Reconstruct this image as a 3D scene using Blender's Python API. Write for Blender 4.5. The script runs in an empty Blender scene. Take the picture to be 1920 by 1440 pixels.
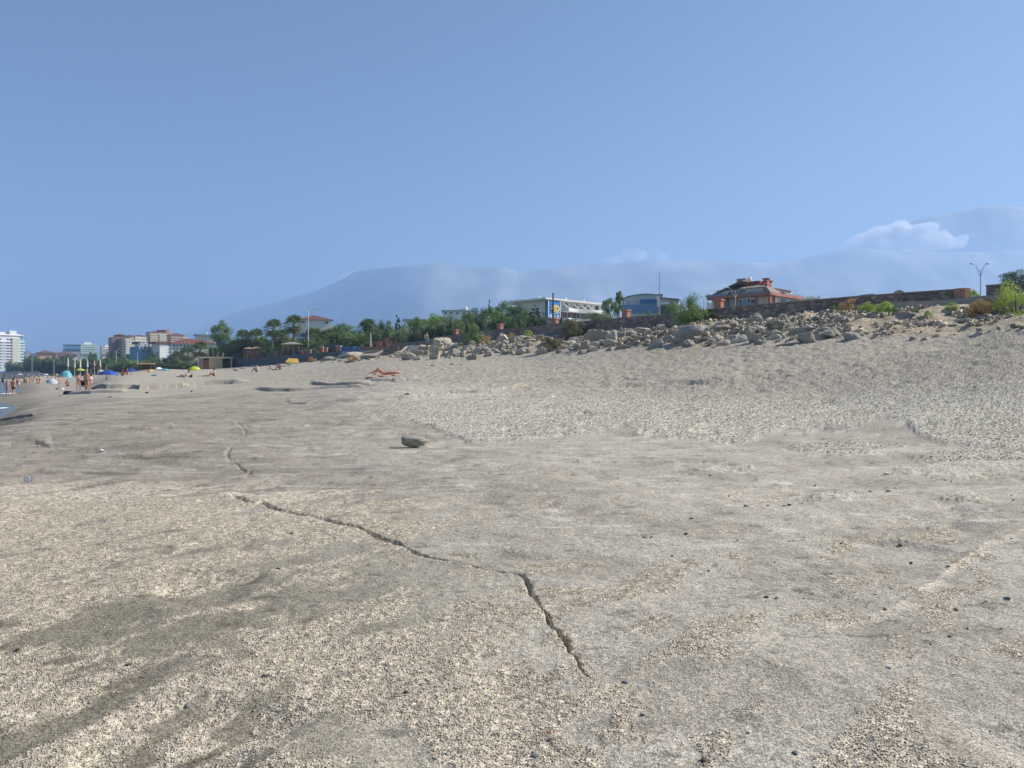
import bpy, bmesh, math, random
import numpy as np
from mathutils import Vector, Matrix
rad = math.radians
S = bpy.context.scene
COL = S.collection
# ------------------------------------------------------------------ camera, light, exposure
F, CX, HY, EYE = 1400.0, 960.0, 700.0, 1.6      # focal length in photo pixels, centre column, horizon row, eye height
cam = bpy.data.objects.new('camera', bpy.data.cameras.new('camera')); COL.objects.link(cam); S.camera = cam
cam.location = (0, 0, EYE); cam.rotation_euler = (rad(90), 0, 0)
cam.data.sensor_width = 36; cam.data.lens = 36 * F / 1920; cam.data.shift_y = -(720 - HY) / 1920
cam.data.clip_start = 0.05; cam.data.clip_end = 60000
SUN_EL, SUN_AZ = 38.0, 73.0                      # azimuth clockwise from +Y (the view direction)
sl = bpy.data.lights.new('sun', 'SUN'); sl.energy = 4.9; sl.angle = rad(0.6); sl.color = (1, 0.94, 0.84)
sun = bpy.data.objects.new('sun', sl); COL.objects.link(sun)
sd = Vector((math.sin(rad(SUN_AZ)) * math.cos(rad(SUN_EL)), math.cos(rad(SUN_AZ)) * math.cos(rad(SUN_EL)), math.sin(rad(SUN_EL))))
sun.rotation_euler = sd.to_track_quat('Z', 'Y').to_euler()
w = bpy.data.worlds.new('World'); S.world = w; w.use_nodes = True
nt = w.node_tree; nt.nodes.clear()
sky = nt.nodes.new('ShaderNodeTexSky'); sky.sky_type = 'NISHITA'; sky.sun_disc = False
sky.sun_elevation = rad(SUN_EL); sky.sun_rotation = rad(SUN_AZ)
sky.altitude = 0; sky.air_density = 1.0; sky.dust_density = 0.3; sky.ozone_density = 3.5
bg = nt.nodes.new('ShaderNodeBackground'); bg.inputs['Strength'].default_value = 0.06
wo = nt.nodes.new('ShaderNodeOutputWorld')
nt.links.new(sky.outputs[0], bg.inputs[0]); nt.links.new(bg.outputs[0], wo.inputs[0])
S.view_settings.view_transform = 'Standard'; S.view_settings.look = 'None'; S.view_settings.exposure = 0.65; S.view_settings.gamma = 1
S.cycles.volume_bounces = 8; S.cycles.transparent_max_bounces = 24
HAZE = 2.9e-4

# ------------------------------------------------------------------ helpers: noise
rng = np.random.default_rng(7); random.seed(5)
_perm = rng.permutation(4096)
def _h(ix, iy, s):
    return _perm[(_perm[(ix + s * 131) & 4095] + iy) & 4095] / 4095.0
def vnoise(x, y, s=0):
    ix = np.floor(x).astype(np.int64); iy = np.floor(y).astype(np.int64)
    fx = x - ix; fy = y - iy; fx = fx * fx * (3 - 2 * fx); fy = fy * fy * (3 - 2 * fy)
    a = _h(ix, iy, s); b = _h(ix + 1, iy, s); c = _h(ix, iy + 1, s); d = _h(ix + 1, iy + 1, s)
    return (a + (b - a) * fx) * (1 - fy) + (c + (d - c) * fx) * fy
def fbm(x, y, s=0, o=4, g=0.5):
    r = 0; a = 1; t = 0; c, q = math.cos(0.6), math.sin(0.6)
    for i in range(o):
        r = r + a * vnoise(x, y, s + i * 7); t += a; a *= g
        x, y = (x * c - y * q) * 2.03, (x * q + y * c) * 2.03
    return r / t
def sst(a, b, x):
    t = np.clip((x - a) / (b - a), 0, 1); return t * t * (3 - 2 * t)

# ------------------------------------------------------------------ helpers: objects
def tag(o, label=None, cat=None, group=None, kind=None):
    if label: o['label'] = label
    if cat: o['category'] = cat
    if group: o['group'] = group
    if kind: o['kind'] = kind
    return o
def empty(name, loc, label, cat, group=None, rz=0, s=1.0):
    o = bpy.data.objects.new(name, None); COL.objects.link(o); o.location = loc; o.rotation_euler = (0, 0, rz); o.scale = (s, s, s)
    o.empty_display_size = 0.3
    return tag(o, label, cat, group)
def link(name, me, mat, parent=None, loc=None):
    o = bpy.data.objects.new(name, me); COL.objects.link(o)
    if mat is not None and len(me.materials) == 0: me.materials.append(mat)
    if parent: o.parent = parent
    if loc is not None: o.location = loc
    return o
def npmesh(name, v, f, smooth=False, cols=None, mat_idx=None):
    """v (n,3), f (m,k) all faces of k corners"""
    me = bpy.data.meshes.new(name); v = np.asarray(v, np.float32); f = np.asarray(f, np.int32)
    m, k = f.shape
    me.vertices.add(len(v)); me.vertices.foreach_set('co', v.ravel())
    me.loops.add(m * k); me.loops.foreach_set('vertex_index', f.ravel())
    me.polygons.add(m); me.polygons.foreach_set('loop_start', np.arange(m, dtype=np.int32) * k)
    me.polygons.foreach_set('loop_total', np.full(m, k, np.int32))
    me.update(calc_edges=True)
    if smooth: me.polygons.foreach_set('use_smooth', np.ones(m, bool))
    if cols is not None:
        a = me.color_attributes.new('Col', 'FLOAT_COLOR', 'POINT')
        c = np.ones((len(v), 4), np.float32); c[:, :3] = cols; a.data.foreach_set('color', c.ravel())
    if mat_idx is not None: me.polygons.foreach_set('material_index', np.asarray(mat_idx, np.int32))
    return me
class MB:
    """collects simple shapes into one mesh"""
    def __init__(s): s.v = []; s.f = []
    def add(s, vs, fs):
        n = len(s.v); s.v += [tuple(p) for p in vs]; s.f += [tuple(i + n for i in q) for q in fs]; return s
    def box(s, x0, x1, y0, y1, z0, z1, rz=0, c=None, tilt=None):
        vs = [(x, y, z) for x in (x0, x1) for y in (y0, y1) for z in (z0, z1)]
        if rz or tilt:
            cc = Vector(c or ((x0 + x1) / 2, (y0 + y1) / 2, (z0 + z1) / 2)); M = Matrix.Rotation(rz, 3, 'Z')
            if tilt: M = M @ Matrix.Rotation(tilt[0], 3, tilt[1])
            vs = [M @ (Vector(p) - cc) + cc for p in vs]
        return s.add(vs, [(0, 1, 3, 2), (4, 6, 7, 5), (0, 4, 5, 1), (2, 3, 7, 6), (0, 2, 6, 4), (1, 5, 7, 3)])
    def tube(s, pts, r, n=6):
        pts = [Vector(p) for p in pts]; rs = r if hasattr(r, '__len__') else [r] * len(pts)
        rings = []
        for i, p in enumerate(pts):
            d = (pts[min(i + 1, len(pts) - 1)] - pts[max(i - 1, 0)]).normalized()
            u = d.cross(Vector((0, 0, 1)) if abs(d.z) < 0.95 else Vector((1, 0, 0))).normalized(); q = d.cross(u)
            rings.append([p + (u * math.cos(2 * math.pi * k / n) + q * math.sin(2 * math.pi * k / n)) * rs[i] for k in range(n)])
        vs = [p for rg in rings for p in rg]; fs = []
        for i in range(len(pts) - 1):
            for k in range(n):
                a = i * n + k; b = i * n + (k + 1) % n; fs.append((a, b, b + n, a + n))
        fs.append(tuple(range(n))[::-1]); fs.append(tuple(range((len(pts) - 1) * n, len(pts) * n)))
        return s.add(vs, fs)
    def prism(s, poly, z0, z1):
        n = len(poly); vs = [(x, y, z0) for x, y in poly] + [(x, y, z1) for x, y in poly]
        fs = [tuple(range(n))[::-1], tuple(range(n, 2 * n))] + [(i, (i + 1) % n, (i + 1) % n + n, i + n) for i in range(n)]
        return s.add(vs, fs)
    def vprism(s, poly, y0, y1):
        """outline in x,z with depth in y"""
        n = len(poly); vs = [(x, y0, z) for x, z in poly] + [(x, y1, z) for x, z in poly]
        fs = [tuple(range(n)), tuple(range(n, 2 * n))[::-1]] + [((i + 1) % n, i, i + n, (i + 1) % n + n) for i in range(n)]
        return s.add(vs, fs)
    def hip(s, x0, x1, y0, y1, z0, z1, ins=None, oh=0.0):
        x0 -= oh; x1 += oh; y0 -= oh; y1 += oh
        ins = ins if ins is not None else min(x1 - x0, y1 - y0) / 2
        ix = min(ins, (x1 - x0) / 2 - 1e-3); iy = min(ins, (y1 - y0) / 2 - 1e-3)
        vs = [(x0, y0, z0), (x1, y0, z0), (x1, y1, z0), (x0, y1, z0), (x0 + ix, y0 + iy, z1), (x1 - ix, y0 + iy, z1), (x1 - ix, y1 - iy, z1), (x0 + ix, y1 - iy, z1)]
        return s.add(vs, [(3, 2, 1, 0), (0, 1, 5, 4), (1, 2, 6, 5), (2, 3, 7, 6), (3, 0, 4, 7), (4, 5, 6, 7)])
    def sphere(s, c, r, n=10, m=6, sq=(1, 1, 1)):
        vs = [(c[0] + r * sq[0] * math.sin(math.pi * j / m) * math.cos(2 * math.pi * i / n), c[1] + r * sq[1] * math.sin(math.pi * j / m) * math.sin(2 * math.pi * i / n), c[2] + r * sq[2] * math.cos(math.pi * j / m)) for j in range(m + 1) for i in range(n)]
        fs = [(j * n + i, (j + 1) * n + i, (j + 1) * n + (i + 1) % n, j * n + (i + 1) % n) for j in range(m) for i in range(n)]
        return s.add(vs, fs)
    def mesh(s, name, smooth=False):
        me = bpy.data.meshes.new(name); me.from_pydata(s.v, [], s.f); me.update(); me.validate()
        if smooth: me.polygons.foreach_set('use_smooth', np.ones(len(me.polygons), bool))
        return me
    def build(s, name, mat, parent=None, loc=None, smooth=False):
        return link(name, s.mesh(name, smooth), mat, parent, loc)
def copy_tree(o, parent=None, name=None):
    c = o.copy(); COL.objects.link(c); c.parent = parent
    for ch in list(o.children): copy_tree(ch, c)
    return c

# ------------------------------------------------------------------ helpers: materials
_mats = {}
def mat(name, col, rough=0.8, var=0.15, scale=3.0, bump=0.0, bscale=20.0, metal=0.0, attr=False, spec=0.3, trans=0.0, mix=None, coords='Object', detail=5):
    if name in _mats: return _mats[name]
    m = bpy.data.materials.new(name); _mats[name] = m; m.use_nodes = True
    t = m.node_tree; N = t.nodes; L = t.links; b = N['Principled BSDF']
    b.inputs['Roughness'].default_value = rough; b.inputs['Metallic'].default_value = metal; b.inputs['Specular IOR Level'].default_value = spec
    tc = N.new('ShaderNodeTexCoord'); no = N.new('ShaderNodeTexNoise'); no.inputs['Scale'].default_value = scale; no.inputs['Detail'].default_value = detail
    L.new(tc.outputs[coords], no.inputs['Vector'])
    rp = N.new('ShaderNodeMapRange'); rp.inputs[1].default_value = 0.3; rp.inputs[2].default_value = 0.7; rp.inputs[3].default_value = 1 - var; rp.inputs[4].default_value = 1 + var
    L.new(no.outputs['Fac'], rp.inputs[0])
    vm = N.new('ShaderNodeVectorMath'); vm.operation = 'SCALE'
    if attr:
        at = N.new('ShaderNodeAttribute'); at.attribute_name = 'Col'; L.new(at.outputs['Color'], vm.inputs[0])
    elif mix:
        mx = N.new('ShaderNodeMix'); mx.data_type = 'RGBA'; mx.inputs[6].default_value = (*col, 1); mx.inputs[7].default_value = (*mix, 1)
        n2 = N.new('ShaderNodeTexNoise'); n2.inputs['Scale'].default_value = scale * 0.6; n2.inputs['Detail'].default_value = 6; L.new(tc.outputs[coords], n2.inputs['Vector'])
        r2 = N.new('ShaderNodeMapRange'); r2.inputs[1].default_value = 0.42; r2.inputs[2].default_value = 0.58; L.new(n2.outputs['Fac'], r2.inputs[0])
        L.new(r2.outputs[0], mx.inputs[0]); L.new(mx.outputs[2], vm.inputs[0])
    else: vm.inputs[0].default_value = col
    L.new(rp.outputs[0], vm.inputs['Scale']); L.new(vm.outputs[0], b.inputs['Base Color'])
    if trans:
        b.inputs['Subsurface Weight'].default_value = 0
        tr = N.new('ShaderNodeBsdfTranslucent'); L.new(vm.outputs[0], tr.inputs['Color']); ms = N.new('ShaderNodeMixShader'); ms.inputs[0].default_value = trans
        L.new(b.outputs[0], ms.inputs[1]); L.new(tr.outputs[0], ms.inputs[2]); L.new(ms.outputs[0], N['Material Output'].inputs['Surface'])
    if bump:
        nb = N.new('ShaderNodeTexNoise'); nb.inputs['Scale'].default_value = bscale; nb.inputs['Detail'].default_value = 6; L.new(tc.outputs[coords], nb.inputs['Vector'])
        bp = N.new('ShaderNodeBump'); bp.inputs['Strength'].default_value = 0.8; bp.inputs['Distance'].default_value = bump
        L.new(nb.outputs['Fac'], bp.inputs['Height']); L.new(bp.outputs[0], b.inputs['Normal'])
    return m
# ------------------------------------------------------------------ the lie of the land
PROF = {  # per viewing column: (distance, height) along it
 -1400: [(2,0),(8,-.2),(14,-1.0),(30,-2.2),(200,-4),(9000,-4)],
 -700: [(2,0),(10,-.2),(18,-1.0),(30,-2),(200,-4),(9000,-4)],
 -220: [(2,0),(14,-.05),(24,-.6),(34,-1.3),(60,-1.6),(200,-3),(420,-2.2),(560,.3),(900,1),(9000,5)],
 0:    [(2,0),(15,0),(24.5,-.1),(28,-.55),(34,-.8),(42,-.9),(50,-1.05),(59,-.8),(68,-.7),(76,-.78),(84,-.95),(110,-1.2),(170,-1.15),(215,-.75),(300,-.1),(500,.5),(800,1),(9000,5)],
 60:   [(2,0),(20,0),(33,-.12),(45,-.5),(56,-.7),(62,-.6),(80,-.55),(105,-.6),(150,-.5),(200,-.25),(300,.1),(500,.5),(800,1),(9000,5)],
 165:  [(2,0),(25,0),(40,0),(63,.11),(80,.05),(120,.1),(200,.4),(300,.8),(500,1.2),(9000,5)],
 210:  [(2,0),(35,.05),(55,.25),(62,.5),(84,1.25),(110,1.5),(160,1.7),(300,2.0),(9000,6)],
 290:  [(2,0),(35,.05),(52,.2),(60,.4),(84,1.1),(110,1.7),(135,2.5),(160,2.3),(300,2.4),(9000,6)],
 400:  [(2,0),(20,0),(30,.06),(45,.35),(60,.6),(90,1.15),(120,1.7),(160,2.5),(220,2.8),(9000,7)],
 500:  [(2,0),(20,0),(30,.12),(45,.5),(60,.9),(90,1.7),(120,2.5),(150,3.2),(170,3.6),(220,4.0),(9000,8)],
 600:  [(2,0),(20,0),(30,.2),(45,.7),(65,1.35),(85,2.1),(110,3.1),(128,3.9),(140,4.5),(200,4.8),(9000,9)],
 720:  [(2,0),(20,0),(30,.35),(46,1.45),(65,2.25),(85,3.2),(95,3.7),(108,5.0),(118,5.4),(130,5.4),(300,5.8),(9000,10)],
 850:  [(2,0),(20,0),(29,.5),(44,1.5),(60,2.35),(74,3.1),(84,4.1),(94,5.3),(100,5.5),(130,5.6),(300,6),(9000,10)],
 1000: [(2,0),(19.5,0),(28,.6),(42,1.6),(55,2.5),(65,3.27),(73,4.6),(79,5.7),(84,5.8),(110,5.8),(300,6),(9000,10)],
 1175: [(2,0),(19,0),(27,.6),(36,1.5),(44,2.5),(50,3.28),(57,4.5),(62.5,5.5),(70,5.6),(300,6),(9000,10)],
 1348: [(2,0),(18.5,0),(26,.7),(34,1.9),(42,3.25),(47.5,4.7),(51.5,5.35),(60,5.5),(300,6),(9000,10)],
 1560: [(2,0),(18,0),(24,.7),(30,1.85),(36,3.14),(41,4.6),(45,5.45),(60,5.6),(300,6),(9000,10)],
 1800: [(2,0),(16,0),(22,.9),(27,1.95),(32.5,3.1),(36,4.2),(39.5,5.3),(50,5.7),(300,6),(9000,10)],
 1920: [(2,0),(15.5,0),(21,1.0),(26,2.1),(30,3.3),(33,4.25),(35,4.15),(38,5.25),(50,5.7),(300,6),(9000,10)],
 2600: [(2,0),(13,0),(18,1.2),(24,3.2),(28,4.5),(31,5.5),(60,5.7),(300,6),(9000,10)],
 4200: [(2,0),(9,0),(13,1.0),(17,2.6),(21,4.2),(24,5.5),(60,5.7),(300,6),(9000,10)],
}
_kx = np.array(sorted(PROF)); _gy = np.linspace(math.log(2), math.log(9000), 700)
_tab = np.array([np.interp(np.exp(_gy), [a for a, b in PROF[k]], [b for a, b in PROF[k]]) for k in _kx])
_gx = np.arange(-1400, 4201, 10.0)
_T = np.array([np.interp(_gx, _kx, _tab[:, j]) for j in range(len(_gy))]).T        # (gx, gy)
def _blur(a, ax, r):
    k = np.hanning(2 * r + 3)[1:-1]; k /= k.sum(); p = np.pad(a, [(r, r) if i == ax else (0, 0) for i in (0, 1)], mode='edge'); o = 0
    for i in range(2 * r + 1): o = o + k[i] * (p[i:i + a.shape[0], :] if ax == 0 else p[:, i:i + a.shape[1]])
    return o
_T = _blur(_blur(_T, 0, 5), 1, 3)
def hz(X, Y):
    """smooth height of the land"""
    X = np.asarray(X, float); Y = np.maximum(np.asarray(Y, float), 2.0)
    u = np.clip(CX + X * F / Y, -1399, 4199); a = (u + 1400) / 10; b = (np.log(Y) - _gy[0]) / (_gy[1] - _gy[0]); b = np.clip(b, 0, len(_gy) - 1.001)
    i = a.astype(int); j = b.astype(int); a = a - i; b = b - j
    return (_T[i, j] * (1 - a) + _T[i + 1, j] * a) * (1 - b) + (_T[i, j + 1] * (1 - a) + _T[i + 1, j + 1] * a) * b
def hit(px, py, y0=2.2, y1=1500):
    """where the line of sight through a photo point meets the land"""
    Ys = np.exp(np.linspace(math.log(y0), math.log(y1), 3000)); X = (px - CX) / F * Ys
    d = hz(X, Ys) - (EYE - (py - HY) * Ys / F); k = np.argmax(d > 0)
    if not (d > 0).any(): k = len(Ys) - 1
    return float(X[k]), float(Ys[k])
def hitd(px, py, y0=6, y1=200, n=1400):
    """same, on the land with its small relief"""
    Ys = np.exp(np.linspace(math.log(y0), math.log(y1), n)); X = (px - CX) / F * Ys
    z = hz(X, Ys) + detail(X[None], Ys[None])[0]; d = z - (EYE - (py - HY) * Ys / F); k = int(np.argmax(d > 0)) if (d > 0).any() else n - 1
    return float(X[k]), float(Ys[k]), float(z[k])
def P(px, Y): return (px - CX) / F * Y
def Zp(py, Y): return EYE - (py - HY) * Y / F
def flat(px, py): Y = EYE * F / (py - HY); return (P(px, Y), Y)
def seg_dist(X, Y, pts):
    """distance, position along and side (+ = right of travel) to a polyline"""
    D = np.full(X.shape, 1e9); T = np.zeros(X.shape); SD = np.zeros(X.shape); acc = 0
    for (ax, ay), (bx, by) in zip(pts[:-1], pts[1:]):
        dx, dy = bx - ax, by - ay; l = math.hypot(dx, dy); t = np.clip(((X - ax) * dx + (Y - ay) * dy) / (l * l), 0, 1)
        ex = X - ax - t * dx; ey = Y - ay - t * dy; d = np.hypot(ex, ey); m = d < D
        D = np.where(m, d, D); T = np.where(m, acc + t * l, T); SD = np.where(m, np.sign(dx * (Y - ay) - dy * (X - ax)) * -1, SD); acc += l
    return D, T, SD
CRACK = [flat(*p) for p in [(425,926),(440,932),(455,944),(470,947),(485,946),(498,949),(512,955),(540,962),(570,969),(600,975),(640,986),(690,997),(715,1010),(740,1016),(760,1028),(783,1040),(815,1048),(850,1053),(880,1063),(905,1073),(940,1078),(975,1083),(984,1090),(990,1106),(1001,1125),(1010,1140),(1024,1158),(1031,1178),(1046,1190),(1060,1204),(1066,1222),(1080,1232),(1086,1248),(1096,1266),(1112,1280)]]
CRACK2 = [flat(*p) for p in [(443,793),(452,800),(461,808),(458,814)]]
CRACK3 = [flat(*p) for p in [(432,840),(424,852),(428,862),(446,868),(450,878),(462,884),(470,882),(462,892)]]
SCR = [flat(*p) for p in [(1540,1176),(1600,1164),(1640,1152),(1700,1128),(1740,1098),(1790,1062),(1850,1024),(1920,996),(1990,975)]]
LEDGE = [  # (photo points along the foot of the ledge, face height, how far back it dies away)
 ([(-60,842),(0,836),(30,833),(66,832),(90,838),(100,846)], .11, 2.5),
 ([(140,872),(200,862),(240,858),(300,846),(350,836),(400,829),(415,826)], .055, 1.2),
 ([(160,730),(200,729),(250,727),(262,730),(300,729),(345,727),(350,724),(400,721),(440,719),(470,717)], .42, 9),
 ([(120,740),(170,737),(240,735)], .22, 4),
 ([(580,721),(620,724),(650,724),(700,722)], .27, 4),
 ([(690,715),(740,716),(785,712)], .24, 3),
 ([(470,732),(545,732),(600,729),(690,725)], .22, 3.5),
 ([(535,755),(575,757),(610,751),(640,748)], .12, 2),
 ([(560,757),(700,750),(760,747),(840,739),(905,737),(960,730),(1010,722)], .21, 4),
 ([(690,735),(720,735),(775,733)], .1, 1.5),
 ([(1120,731),(1150,731),(1185,729),(1240,727),(1300,726),(1360,722),(1400,718)], .17, 4),
 ([(-60,792),(0,789),(30,784),(70,778)], .12, 3),
 ([(240,808),(300,803),(330,806)], .05, 1),
 ([(1170,716),(1200,718)], .1, 1),
]
LEDGE = [([hit(*p) for p in pts], h, L) for pts, h, L in LEDGE]
def detail(X, Y, full=True):
    """small relief on top of the smooth land"""
    u = CX + X * F / np.maximum(Y, 2); z = np.zeros(X.shape)
    near = Y < 30
    n1 = fbm(X * 0.55, Y * 0.55, 3, 4) - .5; n2 = fbm(X * 2.4 + 5, Y * 2.4, 9, 4) - .5; n3 = fbm(X * 9, Y * 9, 13, 4) - .5
    z += np.where(near, n1 * .13 * sst(2, 4, Y + 1.5) + n2 * .04 + n3 * .012, n1 * .12 + n2 * .03)
    z += near * -0.05 * sst(.64, .80, fbm(X * .9 + 4, Y * .9 + 8, 77, 3))             # shallow hollows
    sand = sandmask(X, Y)
    r1 = fbm(X * 1.6, Y * 1.6, 21, 3, .6); r2 = fbm(X * 3.4 + 9, Y * 3.4, 27, 2)
    z += sand * ((np.abs(r1 - .5) * -.42 + .06) * .45 + (r2 - .5) * .09)
    for pts, h, L in LEDGE:
        xs = [p[0] for p in pts]; lo, hi = min(xs) - 1.5, max(xs) + 1.5
        ymn = min(p[1] for p in pts) - 6; ymx = max(p[1] for p in pts) + L * 4
        m = (X > lo) & (X < hi) & (Y > ymn) & (Y < ymx)
        if not m.any(): continue
        Xm, Ym = X[m], Y[m]; um = u[m]
        pu = np.array([CX + p[0] * F / p[1] for p in pts]); o = np.argsort(pu); py_ = np.array([p[1] for p in pts])[o]; pu = pu[o]
        sc = np.mean(py_)
        ye = np.interp(um, pu, py_) + (fbm(Xm * 10 / sc, Ym * 0 + 3.3, 31, 4) - .5) * sc * .07
        endf = sst(0, 1, (um - pu[0]) / (.1 * (pu[-1] - pu[0]))) * sst(0, 1, (pu[-1] - um) / (.1 * (pu[-1] - pu[0])))
        hh = h * .8 * endf * (.45 + .9 * fbm(Xm * 1.0 * 9 / sc, Ym * 0 + 1, 35, 3))
        t = Ym - ye
        z[m] += hh * sst(0, max(.012 * sc / 2, .45), t) * np.exp(-np.maximum(t, 0) / L) - hh * .35 * np.exp(-np.abs(t) / (.012 * sc)) * (t < 0)
    for pts, wd, dp, step in ((CRACK, .013, .05, .014), (CRACK2, .004, .02, .003), (CRACK3, .005, .025, .005)):
        m = (Y < 26) & (Y > 3.2) & (np.abs(X) < 9)
        if not m.any(): continue
        Xm, Ym = X[m] + (fbm(X[m] * 14, Y[m] * 14, 41, 3) - .5) * .05, Y[m] + (fbm(X[m] * 14 + 50, Y[m] * 14, 43, 3) - .5) * .05
        D, T, SD = seg_dist(Xm, Ym, pts)
        tot = sum(math.dist(a, b) for a, b in zip(pts[:-1], pts[1:])); sc = np.maximum(Ym / 5, .8)
        en = sst(0, .25, T) * sst(0, .25, tot - T) if pts is CRACK else 1.0
        ww = wd * sc * (.38 + 1.45 * fbm(T * 3.5, T * 0, 47, 3)) * (1 + .8 * sst(5.2, 7, Ym))
        z[m] += (-dp * (1 - sst(ww * .5, ww * 1.4, D)) + step * sc * (SD > 0) * np.exp(-D / .25)) * en - .010 * np.exp(-D / .06) * en
    m = (Y < 9) & (Y > 3.8) & (X > 1)
    if m.any():
        D, T, SD = seg_dist(X[m], Y[m], SCR); z[m] += .014 * np.exp(-(D / .05) ** 2) - .012 * np.exp(-D / .22) * (SD > 0)
    # a tumbled bank behind the foot of the slope
    bk = bankmask(X, Y)
    z += bk * (1 - .5 * sst(1560, 1620, u)) * ((fbm(X * .55, Y * .55, 51, 4) - .5) * .9 + (fbm(X * 2, Y * 2, 55, 4) - .5) * .35)
    return z
FOOT = [(700,86),(850,74),(1000,65),(1175,50),(1348,42),(1560,36),(1800,32.3),(1920,30),(2600,24),(4200,15)]
WALLP = [(700,122),(728,118),(800,107),(855,100),(937,90),(1000,83),(1041,77),(1175,64),(1348,52),(1480,48),(1560,46),(1700,43),(1810,41),(1920,38.6),(2600,31),(4200,24)]
def _iu(u, tab): return np.interp(u, [a for a, b in tab], [b for a, b in tab])
def sandmask(X, Y):
    u = CX + X * F / np.maximum(Y, 2)
    f = _iu(u, FOOT); s0 = np.interp(u, [400, 700, 1000, 1500, 1920, 2600], [60, 40, 30, 25, 22, 18])
    return sst(s0 * .85, s0 * 1.15, Y) * (1 - sst(f * 1.0, f * 1.06, Y)) * sst(300, 600, u)
def bankmask(X, Y):
    u = CX + X * F / np.maximum(Y, 2)
    f = _iu(u, FOOT); wl = _iu(u, WALLP)
    return sst(f * .98, f * 1.05, Y) * (1 - sst(wl * .93, wl * .97, Y)) * sst(640, 760, u)
PEB_EDGE = [(560,790),(640,788),(700,792),(760,797),(800,803),(850,820),(880,830),(960,829),(1040,822),(1120,816),(1170,811),(1200,822),(1250,823),(1290,826),(1350,833),(1400,831),(1440,819),(1520,816),(1560,817),(1600,818),(1660,812),(1700,820),(1750,837),(1830,844),(1920,846),(2200,850),(4200,900)]
def pebzone(X, Y):
    u = CX + X * F / np.maximum(Y, 2); v = HY + EYE * F / np.maximum(Y, 2)
    wob = (fbm(X * 3, Y * 3, 61, 3) - .5)
    e = _iu(u, PEB_EDGE) + wob * 9
    a = sst(0, 3, e - v) * sst(600, 820, u + wob * 200)
    # loose spills below the edge
    b = np.zeros(X.shape)
    for (x, y, rx, ry) in ((1830,868,95,20),(1900,862,80,18),(1575,842,90,9),(1780,888,60,8),(1350,880,45,5),(1555,934,50,6),(1805,936,30,7),(1835,941,25,6),(1740,880,60,7)):
        b = np.maximum(b, sst(-.1, .25, 1 - np.hypot((u - x) / rx, (v - y) / ry) + (fbm(X * 5, Y * 5, 67, 3) - .5) * 1.6))
    return np.maximum(a, b * .8 * (Y < 25))
BLOB = [(100,980,380,95,1.25),(430,985,280,60,1.05),(330,930,200,30,.55),(640,960,110,16,.25),(20,1090,300,70,1.05),(330,1150,260,35,.6),(560,1090,160,40,.5),(640,1215,230,45,.85),(480,1260,260,35,.55),(760,1300,260,70,.95),(930,1375,230,110,1.1),(420,1390,330,50,.7),(70,1430,160,45,.85),(1165,1330,35,50,.95),(1210,1400,60,70,.8),(1370,1425,110,45,.85),(1640,1430,130,40,.75),(1250,1225,70,22,.55),(1750,1400,60,20,.45),(200,1210,220,30,.5),(620,1330,150,40,.6),(900,1230,120,25,.5),(730,1016,60,10,.6),(1030,1190,50,20,.4),(200,1060,360,60,.95),(840,1140,120,20,.3),(1500,1290,80,14,.3)]
def gravelmask(X, Y):
    u = CX + X * F / np.maximum(Y, 2); v = HY + EYE * F / np.maximum(Y, 2)
    A = np.zeros(X.shape)
    for x, y, rx, ry, w_ in BLOB: A = np.maximum(A, w_ * np.exp(-(((u - x) / rx) ** 2 + ((v - y) / ry) ** 2) * .8))
    A = np.maximum(A, .16 * (v > 900)); A = np.maximum(A, .50 * sst(1090, 1150, v) * (1 - sst(600, 1150, u))); c, s = math.cos(rad(52)), math.sin(rad(52))
    p, q = X * c + Y * s, -X * s + Y * c
    n = fbm(p * 1.0 + fbm(X * 1.5, Y * 1.5, 72, 2) * 1.6, q * 3.4 + fbm(X * 1.2, Y * 1.2, 73, 3) * 2.0, 71, 5, .55); n2 = fbm(X * 7, Y * 7, 75, 3)
    m = sst(-.10, .22, A - .50 + (n - .5) * 2.7 + (n2 - .5) * .8)
    m = m * sst(880, 925, v)
    D, T, SD = seg_dist(X, Y, CRACK); m = np.maximum(m, (1 - sst(.02, .09 + .05 * n2, D)) * sst(.38, .55, n2) * .9 * (Y < 12))
    return m * (Y < 14)

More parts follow.
